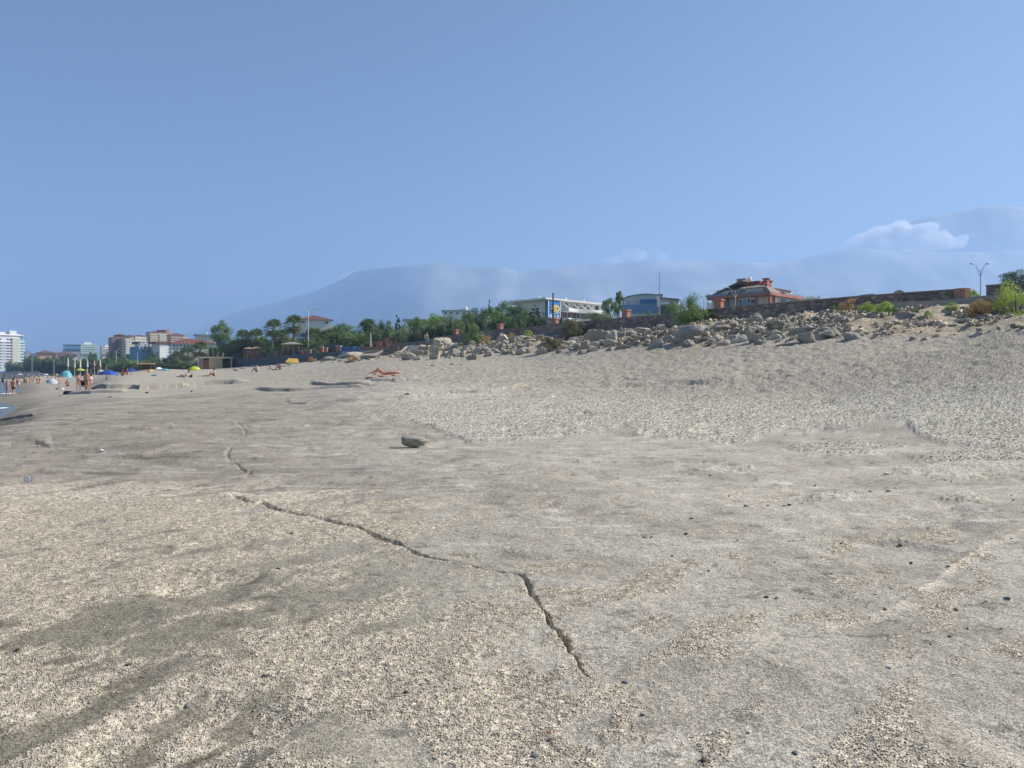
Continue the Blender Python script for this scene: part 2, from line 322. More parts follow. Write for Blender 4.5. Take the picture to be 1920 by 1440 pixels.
def build_ground():
    # grid of sight columns and distances
    us = np.concatenate([np.linspace(-1380, -90, 90), np.arange(-80, 2001, 2.0), np.linspace(2012, 4180, 130)])
    ys = [-60, -25, -8, -2, 0, .8, 1.5, 2.0, 2.3, 2.6]
    v = 1440 + 20
    while v > 806: ys.append(EYE * F / (v - HY)); v -= 1.6
    y = ys[-1]
    while y < 125: y *= 1.0050; ys.append(y)
    while y < 6200: y *= 1.03; ys.append(y)
    ys = np.array(ys); U, Yg = np.meshgrid(us, ys)
    Sx = np.where(Yg > 2, Yg, 2 + (2 - Yg) * 1.0); X = (U - CX) / F * Sx
    Z = hz(X, Yg) + detail(X, Yg) * sst(.5, 2.5, Yg)
    nr, nc = X.shape; pz = pebzone(X, Yg); gm = gravelmask(X, Yg); sm = sandmask(X, Yg); bk = bankmask(X, Yg)
    near = Yg < 60
    gz = np.maximum(pz * (1 - sst(30, 60, Yg)), 0)
    Z += gz * (.045 + (fbm(X * 12, Yg * 12, 81, 3) - .5) * .05 * (Yg < 40)) + gm * (.004 + (fbm(X * 25, Yg * 25, 83, 2) - .5) * .012)
    # own colours of slab rock, gravel, sand, soil
    def c3(r, g, b): return np.array([r, g, b])[None, None, :]
    n = fbm(X * .8, Yg * .8, 91, 5)[..., None]; nf = fbm(X * 5, Yg * 5, 95, 4)[..., None]; n2 = fbm(X * .25 + 7, Yg * .25, 97, 4)[..., None]
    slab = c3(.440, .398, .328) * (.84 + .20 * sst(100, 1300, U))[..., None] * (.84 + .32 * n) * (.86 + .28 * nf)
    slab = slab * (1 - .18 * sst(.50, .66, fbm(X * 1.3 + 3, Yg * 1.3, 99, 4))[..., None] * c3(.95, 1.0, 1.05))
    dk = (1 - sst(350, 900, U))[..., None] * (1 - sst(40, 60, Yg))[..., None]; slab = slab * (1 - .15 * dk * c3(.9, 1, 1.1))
    salt = sst(.66, .74, fbm(X * 1.8, Yg * 6.5, 103, 3))[..., None] * sst(5, 8, Yg)[..., None]; slab = slab + salt * .11
    olive = (1 - sst(350, 1250, U))[..., None] * (1 - sst(4.6, 9, Yg))[..., None]; slab = slab * (1 - olive * (1 - c3(.86, .86, .81)))
    algae = sst(.56, .7, fbm(X * .9, Yg * .9, 105, 3))[..., None] * (1 - sst(200, 800, U))[..., None] * (1 - sst(5, 9, Yg))[..., None]
    slab = slab * (1 - algae * (1 - c3(.84, .80, .70)))
    D_, T_, S_ = seg_dist(X, Yg, SCR); slab = slab * (1 + .30 * np.exp(-(D_ / .055) ** 2) * (fbm(X * 9, Yg * 9, 117, 3) + .3) * (Yg < 9))[..., None]
    pit_shade = sst(.70, .76, fbm(X * 6, Yg * 9, 119, 3)) * (Yg < 40); slab = slab * (1 - .35 * pit_shade[..., None])  # shade of small pits put into the slab colour, no relief
    grav = c3(.575, .505, .395) * (.85 + .3 * nf)
    peb = c3(.525, .48, .395) * (.75 + .5 * fbm(X * 6, Yg * 6, 107, 3)[..., None])
    peb = peb * (1 - (1 - c3(.97, .98, .98)) * sst(1200, 1800, U)[..., None])
    sand = c3(.385, .345, .28) * (.88 + .24 * n)
    bank = c3(.43, .355, .255) * (.8 + .4 * n)
    g2 = sst(20, 34, Yg)[..., None]
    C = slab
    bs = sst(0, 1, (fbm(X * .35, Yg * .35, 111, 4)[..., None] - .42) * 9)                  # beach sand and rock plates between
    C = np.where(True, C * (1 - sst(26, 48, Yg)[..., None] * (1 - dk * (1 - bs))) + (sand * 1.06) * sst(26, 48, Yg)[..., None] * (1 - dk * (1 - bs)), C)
    C = C * (1 - pz[..., None]) + (peb * (1 - g2 * .0)) * pz[..., None]
    C = C * (1 - sm[..., None]) + sand * sm[..., None]
    C = C * (1 - gm[..., None]) + grav * gm[..., None] * .9
    C = C * (1 - bk[..., None]) + bank * bk[..., None]
    dry = bk * 0
    for (a, b, ra, rb) in ((1290, 46, 70, 5), (1190, 51.5, 40, 3), (1330, 43.5, 40, 3)): dry = np.maximum(dry, np.exp(-((U - a) / ra) ** 2 - ((Yg - b) / rb) ** 2))
    dry = (dry * sst(.45, .6, fbm(X * 3, Yg * 1.6, 113, 4)))[..., None] * .7; C = C * (1 - dry) + c3(.40, .25, .10) * dry
    # wet rim near the sea and green land far off
    wet = (1 - sst(-.72, -.35, Z))[..., None] * (Yg < 260)[..., None] * (U < 330)[..., None]; C = C * (1 - wet * .42)
    dkr = ((1 - sst(-.30, -.05, Z)) * (1 - sst(28, 40, Yg)) * (U < 300))[..., None]; C = C * (1 - .35 * dkr)
    wl = _iu(U, WALLP); land = (sst(wl * 1.0, wl * 1.02, Yg) * (U > 640))[..., None]
    land = np.maximum(land, sst(230, 280, Yg)[..., None] * (Z > -.6)[..., None] * (U > 0)[..., None]); land = np.maximum(land, (sst(165, 175, Yg) * (U > 400))[..., None])
    C = C * (1 - land) + c3(.07, .085, .045) * (.7 + .6 * n) * land
    pool = np.zeros(X.shape)
    for (x, y, rx, ry) in ((218, 888, 34, 5), (172, 884, 16, 2.5), (290, 857, 60, 4)):
        vv = HY + EYE * F / np.maximum(Yg, 2); pool = np.maximum(pool, sst(-.6, .3, 1 - np.hypot((U - x) / rx, (vv - y) / ry) + (nf[..., 0] - .5)))
    C = C * (1 - .45 * pool[..., None])
    i = np.arange(nr - 1)[:, None] * nc + np.arange(nc - 1)[None, :]
    f = np.stack([i, i + 1, i + 1 + nc, i + nc], -1).reshape(-1, 4)
    vv = np.stack([X, Yg, Z], -1).reshape(-1, 3)
    me = npmesh('ground', vv, f, True, np.clip(C, .01, .9).reshape(-1, 3))
    rough = np.maximum(np.maximum(gm * .8, pz), .0)
    a = me.attributes.new('grit', 'FLOAT', 'POINT'); a.data.foreach_set('value', rough.ravel().astype(np.float32))
    m = bpy.data.materials.new('beach_rock'); m.use_nodes = True; t = m.node_tree; N = t.nodes; L = t.links; b = N['Principled BSDF']
    b.inputs['Roughness'].default_value = .92; b.inputs['Specular IOR Level'].default_value = .15
    at = N.new('ShaderNodeAttribute'); at.attribute_name = 'Col'; ag = N.new('ShaderNodeAttribute'); ag.attribute_name = 'grit'
    tc = N.new('ShaderNodeTexCoord')
    n1 = N.new('ShaderNodeTexNoise'); n1.inputs['Scale'].default_value = 95; n1.inputs['Detail'].default_value = 3; n1.inputs['Roughness'].default_value = .7
    n2 = N.new('ShaderNodeTexNoise'); n2.inputs['Scale'].default_value = 14; n2.inputs['Detail'].default_value = 5; n2.inputs['Roughness'].default_value = .7
    vo = N.new('ShaderNodeTexVoronoi'); vo.inputs['Scale'].default_value = 105
    vo2 = N.new('ShaderNodeTexVoronoi'); vo2.inputs['Scale'].default_value = 34
    for q in (n1, n2, vo, vo2): L.new(tc.outputs['Object'], q.inputs['Vector'])
    def mr(src, a0, a1, b0, b1):
        r = N.new('ShaderNodeMapRange'); r.inputs[1].default_value = a0; r.inputs[2].default_value = a1; r.inputs[3].default_value = b0; r.inputs[4].default_value = b1; L.new(src, r.inputs[0]); return r.outputs[0]
    def mul(a_, b_, op='MULTIPLY'):
        r = N.new('ShaderNodeMath'); r.operation = op; L.new(a_, r.inputs[0]); L.new(b_, r.inputs[1]); return r.outputs[0]
    f1 = mr(n1.outputs['Fac'], .32, .68, .62, 1.42); f2 = mr(n2.outputs['Fac'], .3, .7, .84, 1.16)
    bw = N.new('ShaderNodeSeparateColor'); L.new(vo.outputs['Color'], bw.inputs[0]); f3 = mr(bw.outputs[0], 0, 1, .60, 1.42)
    bw2 = N.new('ShaderNodeSeparateColor'); L.new(vo2.outputs['Color'], bw2.inputs[0]); f4 = mr(bw2.outputs[0], 0, 1, .45, 1.6)
    gx = N.new('ShaderNodeMix'); L.new(ag.outputs['Fac'], gx.inputs[0]); L.new(f3, gx.inputs[2]); L.new(f4, gx.inputs[3])
    vm = N.new('ShaderNodeVectorMath'); vm.operation = 'SCALE'; L.new(at.outputs['Color'], vm.inputs[0]); L.new(mul(mul(f1, f2), gx.outputs[0]), vm.inputs['Scale']); L.new(vm.outputs[0], b.inputs['Base Color'])
    bp = N.new('ShaderNodeBump'); bp.inputs['Strength'].default_value = .9; bp.inputs['Distance'].default_value = .007
    L.new(mul(n1.outputs['Fac'], mr(vo.outputs['Distance'], 0, .6, 1, .6), 'ADD'), bp.inputs['Height'])
    bp2 = N.new('ShaderNodeBump'); bp2.inputs['Strength'].default_value = .8; bp2.inputs['Distance'].default_value = .03; L.new(n2.outputs['Fac'], bp2.inputs['Height']); L.new(bp.outputs[0], bp2.inputs['Normal'])
    L.new(bp2.outputs[0], b.inputs['Normal'])
    tag(link('ground', me, m), 'grey sandy rock shelf and pebble beach rising to the right', None, None, 'structure')
    return
build_ground()
# the sea: a sheet 4/5 m below the shelf
def build_sea():
    xs = np.concatenate([-np.geomspace(6000, 60, 60), np.linspace(-58, 4, 80)]); ys = np.concatenate([np.linspace(-60, 20, 20), np.geomspace(21, 6300, 260)])
    X, Y = np.meshgrid(xs, ys); Z = -.8 + (fbm(X * .5, Y * .9, 121, 4) - .5) * .10 * (Y < 500)
    nr, nc = X.shape; i = np.arange(nr - 1)[:, None] * nc + np.arange(nc - 1)[None, :]
    me = npmesh('sea', np.stack([X, Y, Z], -1).reshape(-1, 3), np.stack([i, i + 1, i + 1 + nc, i + nc], -1).reshape(-1, 4), True)
    m = mat('sea_water', (.13, .155, .165), rough=.4, var=.2, scale=.05, bump=.06, bscale=1.6, spec=.5)
    tag(link('sea', me, m), 'blue grey sea lapping the beach', None, None, 'structure')
build_sea()
def foam(name, pts, wdt, label):
    mb = []; X0 = []
    for k, (px, py) in enumerate(pts):
        Y = 2.4 * F / (py - HY); X0.append((P(px, Y), Y))
    v = []; f = []
    for k, (x, y) in enumerate(X0):
        w_ = wdt * (.2 + math.sin(math.pi * k / (len(X0) - 1))); j = random.uniform(-.15, .15)
        for a, zz in ((-w_, 0), (-w_ * .5, .05), (w_ * .4, .05), (w_, 0)): v.append((x, y + a + j, -.77 + zz))
    for k in range(len(X0) - 1):
        for a in range(3): f.append((k * 4 + a, k * 4 + a + 1, k * 4 + a + 5, k * 4 + a + 4))
        f.append((k * 4 + 3, k * 4, k * 4 + 4, k * 4 + 7))
    tag(link(name, npmesh(name, v, f, True), mat('sea_foam', (.8, .82, .84), var=.1)), label, None, None, 'stuff')
foam('foam', [(-80,768),(-40,767.5),(-10,767),(6,766.5),(14,766)], .5, 'white foam line of a small breaking wave')
foam('foam', [(-80,741),(-30,740.5),(0,739.5),(15,738.5),(30,738)], .8, 'white foam wash around the feet of the wading couple')
# ------------------------------------------------------------------ materials of built things
def node_mat(name, fn, rough=.85, spec=.25):
    m = bpy.data.materials.new(name); m.use_nodes = True; t = m.node_tree; b = t.nodes['Principled BSDF']
    b.inputs['Roughness'].default_value = rough; b.inputs['Specular IOR Level'].default_value = spec; fn(t, t.nodes, t.links, b); _mats[name] = m; return m
def _stonewall(t, N, L, b):
    tc = N.new('ShaderNodeTexCoord'); mp = N.new('ShaderNodeMapping'); mp.inputs['Scale'].default_value = (2.6, 2.6, 4.2); L.new(tc.outputs['Object'], mp.inputs[0])
    vo = N.new('ShaderNodeTexVoronoi'); vo.feature = 'F1'; ve = N.new('ShaderNodeTexVoronoi'); ve.feature = 'DISTANCE_TO_EDGE'
    for q in (vo, ve): q.inputs['Scale'].default_value = 1; L.new(mp.outputs[0], q.inputs['Vector'])
    cr = N.new('ShaderNodeValToRGB'); cr.color_ramp.elements[0].color = (.17, .145, .13, 1); cr.color_ramp.elements[1].color = (.46, .35, .28, 1)
    e = cr.color_ramp.elements.new(.55); e.color = (.29, .225, .20, 1)
    sp = N.new('ShaderNodeSeparateColor'); L.new(vo.outputs['Color'], sp.inputs[0]); L.new(sp.outputs[0], cr.inputs[0])
    mr = N.new('ShaderNodeMapRange'); mr.inputs[1].default_value = .02; mr.inputs[2].default_value = .07; L.new(ve.outputs['Distance'], mr.inputs[0])
    mx = N.new('ShaderNodeMix'); mx.data_type = 'RGBA'; mx.inputs[6].default_value = (.24, .22, .20, 1); L.new(mr.outputs[0], mx.inputs[0]); L.new(cr.outputs[0], mx.inputs[7]); L.new(mx.outputs[2], b.inputs['Base Color'])
    bp = N.new('ShaderNodeBump'); bp.inputs['Distance'].default_value = .06; L.new(mr.outputs[0], bp.inputs['Height']); L.new(bp.outputs[0], b.inputs['Normal'])
STONEWALL = node_mat('stone_masonry', _stonewall)
def _brick(c1, c2, mo, sc=1.0):
    def f(t, N, L, b):
        tc = N.new('ShaderNodeTexCoord'); sx = N.new('ShaderNodeSeparateXYZ'); L.new(tc.outputs['Object'], sx.inputs[0])
        ad = N.new('ShaderNodeMath'); L.new(sx.outputs[0], ad.inputs[0]); L.new(sx.outputs[1], ad.inputs[1]); cb = N.new('ShaderNodeCombineXYZ'); L.new(ad.outputs[0], cb.inputs[0]); L.new(sx.outputs[2], cb.inputs[1])
        br = N.new('ShaderNodeTexBrick'); br.inputs['Color1'].default_value = (*c1, 1); br.inputs['Color2'].default_value = (*c2, 1); br.inputs['Mortar'].default_value = (*mo, 1)
        br.inputs['Scale'].default_value = sc; br.inputs['Brick Width'].default_value = .28; br.inputs['Row Height'].default_value = .13; br.inputs['Mortar Size'].default_value = .022
        L.new(cb.outputs[0], br.inputs['Vector']); L.new(br.outputs['Color'], b.inputs['Base Color'])
    return f
BRICK = node_mat('red_brick', _brick((.46, .14, .085), (.30, .085, .055), (.52, .38, .30), 1.35))
WHITE = mat('white_render', (.86, .86, .83), var=.06, scale=.6); CREAM = mat('cream_render', (.74, .68, .52), var=.08, scale=.5); MINT = mat('mint_render', (.62, .74, .64), var=.08)
ORANGE = mat('orange_render', (.66, .38, .22), var=.1, scale=.3); PEACH = mat('peach_render', (.70, .50, .34), var=.1, scale=.3); PINK = mat('pink_render', (.46, .25, .22), var=.1, scale=.3)
DARKGLASS = mat('dark_glass', (.06, .075, .10), rough=.25, var=.2, spec=.5); BLUEGLASS = mat('blue_glass', (.10, .32, .55), rough=.25, var=.2, spec=.5); GREENGLASS = mat('green_glass', (.30, .50, .44), rough=.3, spec=.5)
TILE = mat('brown_tile', (.15, .078, .062), var=.2, scale=2); REDTILE = mat('red_tile', (.19, .075, .058), var=.2, scale=2); GREYTILE = mat('grey_shingle', (.17, .155, .135), var=.18, scale=2.5)
CONC = mat('concrete', (.34, .32, .29), var=.2, scale=1.2, bump=.01, bscale=12); CONCL = mat('pale_concrete', (.52, .47, .38), var=.2, scale=1.0); DCONC = mat('dark_concrete', (.13, .13, .135), var=.25, scale=.7)
REDPAINT = mat('red_paint', (.52, .215, .17), var=.12, scale=1); METAL = mat('grey_metal', (.55, .56, .58), rough=.45, var=.08, metal=.3); DMETAL = mat('dark_metal', (.10, .10, .11), rough=.5)
WOOD = mat('weathered_wood', (.30, .20, .12), var=.3, scale=4); BLUEP = mat('blue_paint', (.06, .19, .52), var=.1); LBLUE = mat('light_blue_cladding', (.22, .38, .58), var=.1); GREY = mat('grey_cladding', (.40, .42, .44), var=.1)
WHITEM = mat('white_metal', (.8, .8, .8), rough=.4, var=.05); RUST = mat('rust_pole', (.16, .10, .07), var=.2)

# ------------------------------------------------------------------ stone wall of the promenade
WT = [(736,116.5,646),(760,113,643),(790,109,640),(820,105,632),(855,100,627.5),(900,94.5,621.5),(937,90,618),(970,86,614.5),(1000,83,612),(1041,77,607),(1090,71.6,603),(1130,68,599.5),(1175,64,595),(1240,59.5,590.5),(1290,55.8,585),(1348,52,578),(1420,50,571),(1480,48,566),(1540,46.6,561),(1600,45.2,556),(1700,43,548.5),(1790,41.3,542.5)]
def wall_strip(name, pts, th, up0, up1, m, parent=None, off=0.0, below=None):
    """a band of wall along the line; off pushes it towards the sea; from top+up0 to top+up1 (or down into the land)"""
    V = [(P(a, Y), Y, Zp(c, Y)) for a, Y, c in pts]; mb = MB(); n = len(V); vs = []
    for i, (x, y, z) in enumerate(V):
        a = V[max(i - 1, 0)]; b = V[min(i + 1, n - 1)]; dx, dy = b[0] - a[0], b[1] - a[1]; l = math.hypot(dx, dy); nx, ny = -dy / l, dx / l
        if nx * x + ny * y > 0: nx, ny = -nx, -ny            # towards the sea / camera
        zb = z + up0 if below is None else float(hz(x, y)) - below
        for (o, zz) in ((off, zb), (off, z + up1), (off - th, z + up1), (off - th, zb)): vs.append((x + nx * o, y + ny * o, zz))
    fs = []
    for i in range(n - 1):
        for k in range(4): fs.append((i * 4 + k, i * 4 + (k + 1) % 4, (i + 1) * 4 + (k + 1) % 4, (i + 1) * 4 + k))
    fs += [(0, 1, 2, 3), tuple((n - 1) * 4 + k for k in (3, 2, 1, 0))]
    return mb.add(vs, fs).build(name, m, parent)
w1 = tag(wall_strip('stone_wall', WT, .42, 0, -.06, STONEWALL, None, 0, .9), 'long dark stone wall running above the boulders to a gap by the street lamp', 'stone wall')
wall_strip('coping', WT, .50, -.06, .02, mat('coping_stone', (.26, .22, .20), var=.2), w1, .04)
EP = WT[-1]; WE = [(1790,41.27,542.4),(1810,40.7,541)]
wall_strip('wall_end', WE, .46, 0, .04, BRICK, w1, .03, .9)
WT2 = [(1849,39.6,535),(1880,38.9,533),(1925,38,530),(2050,36,521),(2300,33,500)]
w2 = tag(wall_strip('stone_wall', WT2, .42, 0, -.06, STONEWALL, None, 0, .9), 'short stretch of stone wall right of the gap, partly behind the yellow-green bush', 'stone wall')
wall_strip('coping', WT2, .50, -.06, .02, _mats['coping_stone'], w2, .04)
# concrete footing strip below the wall on the right
FT = [(1660,43.2,567),(1700,42.2,566.3),(1760,41.4,564.5),(1800,40.7,560.5),(1850,39.6,555),(1900,38.7,552.5),(1990,37,548)]
tag(wall_strip('kerb', FT, .9, -.9, .0, CONC, None, .35), 'pale broken concrete edge below the right end of the wall', 'kerb')

# ------------------------------------------------------------------ brick pillars
def pillar(px, Y, ytop, w_, label, cap=True):
    Y = Y + 2.3
    zt = Zp(ytop, Y); x = P(px, Y); zb = float(hz(x, Y)) - .3
    r = empty('brick_pillar', (x, Y, zb), label, 'brick pillar', 'brick pillars along the promenade wall', rad(-40))
    MB().box(-w_ / 2, w_ / 2, -w_ / 2, w_ / 2, 0, zt - zb - .12).build('shaft', BRICK, r)
    MB().box(-w_ / 2 - .06, w_ / 2 + .06, -w_ / 2 - .06, w_ / 2 + .06, zt - zb - .12, zt - zb).build('cap', REDPAINT, r)
pillar(1348, 51.6, 561, .52, 'brick pillar in front of the red house, nearest of the row')
pillar(1174, 63.6, 581, .56, 'brick pillar below the blue arched building')
pillar(1041, 76.6, 597, .58, 'brick pillar at the foot of the brown pole')
pillar(938, 89.6, 607, .56, 'brick pillar above the upright slab')
pillar(855.5, 99.6, 617.5, .56, 'brick pillar beside the big oleander bush')
pillar(728, 118, 634, .62, 'red brick pillar at the head of the steps')
pillar(714, 121, 640, .5, 'smaller brick pillar left of the steps')

# ------------------------------------------------------------------ posts and lamps
def lamp(px, Y, ytop, heads, label, group='street lamps along the promenade', r=.07, m=None):
    x = P(px, Y); zt = Zp(ytop, Y); zb = float(hz(x, Y)) - .1; H = zt - zb; s = Y / F
    o = empty('street_lamp', (x, Y, zb), label, 'street lamp', group); m = m or WHITEM
    MB().tube([(0, 0, 0), (0, 0, H * .5), (0, 0, H - .1 * 1)], [r * 1.5, r * 1.2, r * .8], 8).build('pole', m, o)
    for dx, dy in heads:
        ax, az = dx * s, -dy * s
        MB().tube([(0, 0, H - .9 - 0), (ax * .6, .1, H + az - .05 - .25 * abs(az)), (ax, .15, H + az)], r * .55, 6).build('arm', m, o)
        hb_ = MB().sphere((ax * 1.12, .15, H + az), .22, 10, 6, (1.1, .5, .32)); hb_.build('lamp_head', WHITEM, o, smooth=True)
lamp(578, 140, 580, [(-10, -3), (3, -2), (20, -3)], 'white street lamp in front of the hip-roofed white building')
lamp(1379, 80, 544, [(-14, -5), (13, -4)], 'twin-armed street lamp in front of the red house', r=.05)
lamp(1320, 92, 560, [(-3, -4), (8, -8)], 'street lamp half hidden behind the leafy bush left of the red house', r=.05)
lamp(1838.5, 75, 503, [(-13, -9), (14, -9)], 'dark twin-headed street lamp rising in the gap of the wall', r=.045, m=METAL)
for px, yt, Y, nm in ((60, 669, 330, 'orange building left'), (101, 670, 320, 'orange building middle'), (183, 662, 280, 'mint building'), (218, 655, 260, 'pink tower block'), (258, 660, 250, 'white gabled hotel'), (494, 620, 190, 'row of fan palms'), (152, 664, 300, 'blue glass building')):
    lamp(px, Y, yt, [(3, -1)], 'slim far lamp post in front of the ' + nm if nm != 'row of fan palms' else 'thin lamp post between the fan palms', 'slim lamp posts behind the beach', r=.06)
def post(px, Y, yt, r, m, name, label, cat, zb=None):
    x = P(px, Y); z0 = float(hz(x, Y)) - .1 if zb is None else zb; zt = Zp(yt, Y)
    o = empty(name, (x, Y, z0), label, cat)
    MB().tube([(0, 0, 0), (0, 0, (zt - z0) * .5), (0, 0, zt - z0)], [r, r * .85, r * .6], 8).build('shaft', m, o)
    MB().tube([(0, 0, 0), (0, 0, .35)], [r * 2.2, r * 1.8], 8).build('base', m, o); return o
post(1037, 100, 549, .16, RUST, 'wooden_pole', 'thick brown pole standing before the blue billboard', 'pole')
post(1236.5, 125, 512, .09, METAL, 'mast', 'tall thin grey mast by the blue arched building', 'mast')
post(1087, 120, 572, .07, METAL, 'lamp_post', 'thin post in front of the white modern building', 'post')
post(695, 125, 625, .11, WHITE, 'post', 'white post right of the date palm', 'post')

# ------------------------------------------------------------------ buildings
class Bld:
    """a building drawn in photo measures: bx(px), bz(py) give its own metres; its front stands at its own y = 0"""
    def __init__(s, name, label, Y, pc, yb, turn=0, cat='building', group=None):
        s.Y = Y; s.pc = pc; s.s = Y / F; s.yb = yb; x = P(pc, Y); s.z0 = Zp(yb, Y)
        s.a = -math.atan2(x, Y) + rad(turn); k = math.hypot(x, Y) / Y; s.s *= k / max(math.cos(rad(turn)), .5)
        s.sz = Y / F
        s.o = empty(name, (x, Y, s.z0), label, cat, group, s.a)
    def x(s, px): return (px - s.pc) * s.s * (s.Y * s.Y / (s.Y ** 2 + P(s.pc, s.Y) ** 2)) 
    def z(s, py): return (s.yb - py) * s.sz
    def box(s, name, x0, x1, ytop, ybot, y0, y1, m, parent=None):
        return MB().box(s.x(x0), s.x(x1), y0, y1, s.z(ybot), s.z(ytop)).build(name, m, parent or s.o)
    def hip(s, name, x0, x1, ybot, ytop, d, m, oh=.5, ins=None, y0=0):
        return MB().hip(s.x(x0), s.x(x1), y0, d, s.z(ybot), s.z(ytop), ins, oh).build(name, m, s.o)
    def wins(s, xs, ys, w_, h_, m, y=-.06, name='window', frame=None):
        """a window at each crossing; all share one mesh"""
        W = w_ * s.s; H = h_ * s.sz; me = MB().box(-W / 2, W / 2, y, .04, -H / 2, H / 2).mesh(name); me.materials.append(m)
        fr = None
        if frame:
            f = MB(); t = W * .12
            f.box(-W / 2 - t, -W / 2, y - .05, .03, -H / 2 - t, H / 2 + t).box(W / 2, W / 2 + t, y - .05, .03, -H / 2 - t, H / 2 + t).box(-W / 2, W / 2, y - .05, .03, H / 2, H / 2 + t).box(-W / 2, W / 2, y - .05, .03, -H / 2 - t, -H / 2)
            fr = f.mesh('frame'); fr.materials.append(frame)
        for a in xs:
            for b in ys:
                o = link(name, me, None, s.o, (s.x(a), 0, s.z(b)))
                if fr: link('frame', fr, None, o)
    def balc(s, x0, x1, ys, out, th, m, rail=None, rh=1.0, y0=0):
        for b in ys:
            mb = MB().box(s.x(x0), s.x(x1), y0 - out, y0 + .02, s.z(b) - th, s.z(b)); o = mb.build('balcony', m, s.o)
            if rail: MB().box(s.x(x0) + .02, s.x(x1) - .02, y0 - out + .02, y0 - out + .1, s.z(b), s.z(b) + rh).build('railing', rail, o)

# white tower block
b = Bld('tower_block', 'tall white apartment tower at the left edge, green glass balconies on its right', 780, 8, 694, 14)
b.box('wall', -46, 38, 629, 694, 0, 22, WHITE); b.box('wall', 23, 34, 633, 694, -1.2, -.0, CREAM)
fl = [636.5 + 5.3 * k for k in range(11)]
b.hip('roof', -48, 47, 628.6, 621.5, 24, mat('white_roof', (.82, .78, .76), var=.1), 1.0); b.box('stair_tower', 20, 33, 619, 628, 3, 12, WHITE)
b.wins([-12, 0, 14.5, 20.5], fl, 3.2, 2.9, DARKGLASS); b.wins([35.6], fl, 1.8, 3.2, GREENGLASS)
b.box('sun_room', 38, 47, 631, 694, 3, 18, GREENGLASS)
b.balc(-46, 22, [y + 3.2 for y in fl], 1.3, .9, WHITE); b.balc(34, 48.5, [y + 2.6 for y in fl], 1.2, 1.2, WHITE, y0=2.4)
# orange block
b = Bld('hotel', 'orange hotel with a low brown hipped roof behind the dark trees', 620, 88, 690, 8)
b.box('wall', 73, 104, 662, 690, 0, 16, ORANGE); b.box('wing', 107, 148, 664, 690, 6, 20, PEACH); b.box('stair_tower', 104, 107.5, 662, 690, -.8, 8, PINK)
b.hip('roof', 71, 106, 662, 656.5, 17, TILE, 1.2); b.hip('roof', 105, 150, 664, 657, 22, TILE, 1.0, y0=6)
b.wins([74.5, 86, 97.5, 100.5, 103], [668.5, 673.5, 679], 1.2, 1.6, DARKGLASS)
b.wins([111, 118, 126, 134, 142], [668.5], 2.6, 1.8, DARKGLASS, y=5.9)
b = Bld('house', 'dark-roofed small house between the tower and the orange hotel', 640, 66, 690, 8)
b.box('wall', 62, 73, 667, 690, 0, 9, mat('violet_render', (.32, .26, .30), var=.1)); b.hip('roof', 60.5, 74, 667, 662, 10, mat('blue_slate', (.12, .14, .2), var=.1), .6); b.wins([65, 69], [672, 679], 1.4, 2, DARKGLASS)
b = Bld('house', 'stepped white house tucked against the right side of the tower', 690, 54, 690, 5)
b.box('wall', 47, 60, 663, 690, 0, 9, WHITE); b.hip('roof', 46, 61, 663, 656, 10, mat('grey_roof', (.2, .2, .22), var=.1), .5); b.wins([50, 55], [667, 673, 680], 2.2, 1.6, DARKGLASS); b.box('terrace', 57, 64, 668, 690, -3, 0, PEACH)
# blue glass building and its mint neighbour
b = Bld('office_building', 'low building with bright blue glass upper floors', 700, 140, 690, 6)
b.box('wall', 120, 160, 655, 690, 0, 14, GREY); b.box('glass_front', 121, 154, 646.5, 655, -1, 13, BLUEGLASS); b.box('roof', 119.5, 156, 645.5, 646.7, -1.6, 13.5, LBLUE)
b.wins([126, 131, 136, 141, 146], [651], 3.4, 2.6, LBLUE, y=-1.1); b.wins([130, 138, 146, 154], [658.5], 5, 1.6, LBLUE)
b = Bld('apartment_building', 'pale mint apartment building right of the blue glass building', 690, 166, 690, 6)
b.box('wall', 153, 180, 645.5, 690, 0, 14, MINT); b.box('penthouse', 158, 172, 641.8, 645.6, 2, 9, WHITE); b.balc(151, 183.5, [649, 653, 657.4, 661.5], 1.5, .7, WHITE, GREENGLASS, .9)
b.wins([157, 162, 168, 174], [647.6, 651.6, 655.8, 660], 2.4, 1.8, DARKGLASS)
b = Bld('apartment_building', 'small cream stepped block left of the pink tower', 560, 199, 690, 10)
b.box('wall', 192, 209, 650, 690, 0, 9, CREAM); b.box('penthouse', 197, 207, 646.5, 650.2, 1, 7, WHITE); b.balc(190, 210, [653.5, 657.5, 661.5], 1.1, .6, WHITE); b.wins([195, 200, 205], [651.8, 655.6, 659.6], 2.2, 1.8, DARKGLASS)
# pink, cream and orange towers
b = Bld('apartment_building', 'dusky pink apartment block with dark stacked balconies', 430, 222, 690, 12)
b.box('wall', 212, 235, 632, 690, 0, 12, PINK); b.box('penthouse', 220, 234, 627.5, 632.2, 1.5, 9, ORANGE); b.hip('roof', 219, 235, 627.6, 625.8, 9, REDTILE, .4)
b.balc(208.5, 221, [635.5 + 4.6 * k for k in range(7)], 1.4, .5, PINK, DCONC, .7); b.balc(222, 231, [635.5 + 4.6 * k for k in range(7)], .9, .5, ORANGE, PEACH, .7)
b.wins([214, 218.5, 225, 229], [633.6 + 4.6 * k for k in range(7)], 2.2, 2.2, DARKGLASS)
b = Bld('apartment_building', 'cream apartment block with round balconies next to the pink one', 425, 244, 690, 12)
b.box('wall', 235, 252, 634.5, 690, 0, 11, CREAM); b.box('penthouse', 237, 250, 629.5, 634.7, 1, 8, CREAM); b.hip('roof', 236, 251, 629.6, 627.6, 8, REDTILE, .4)
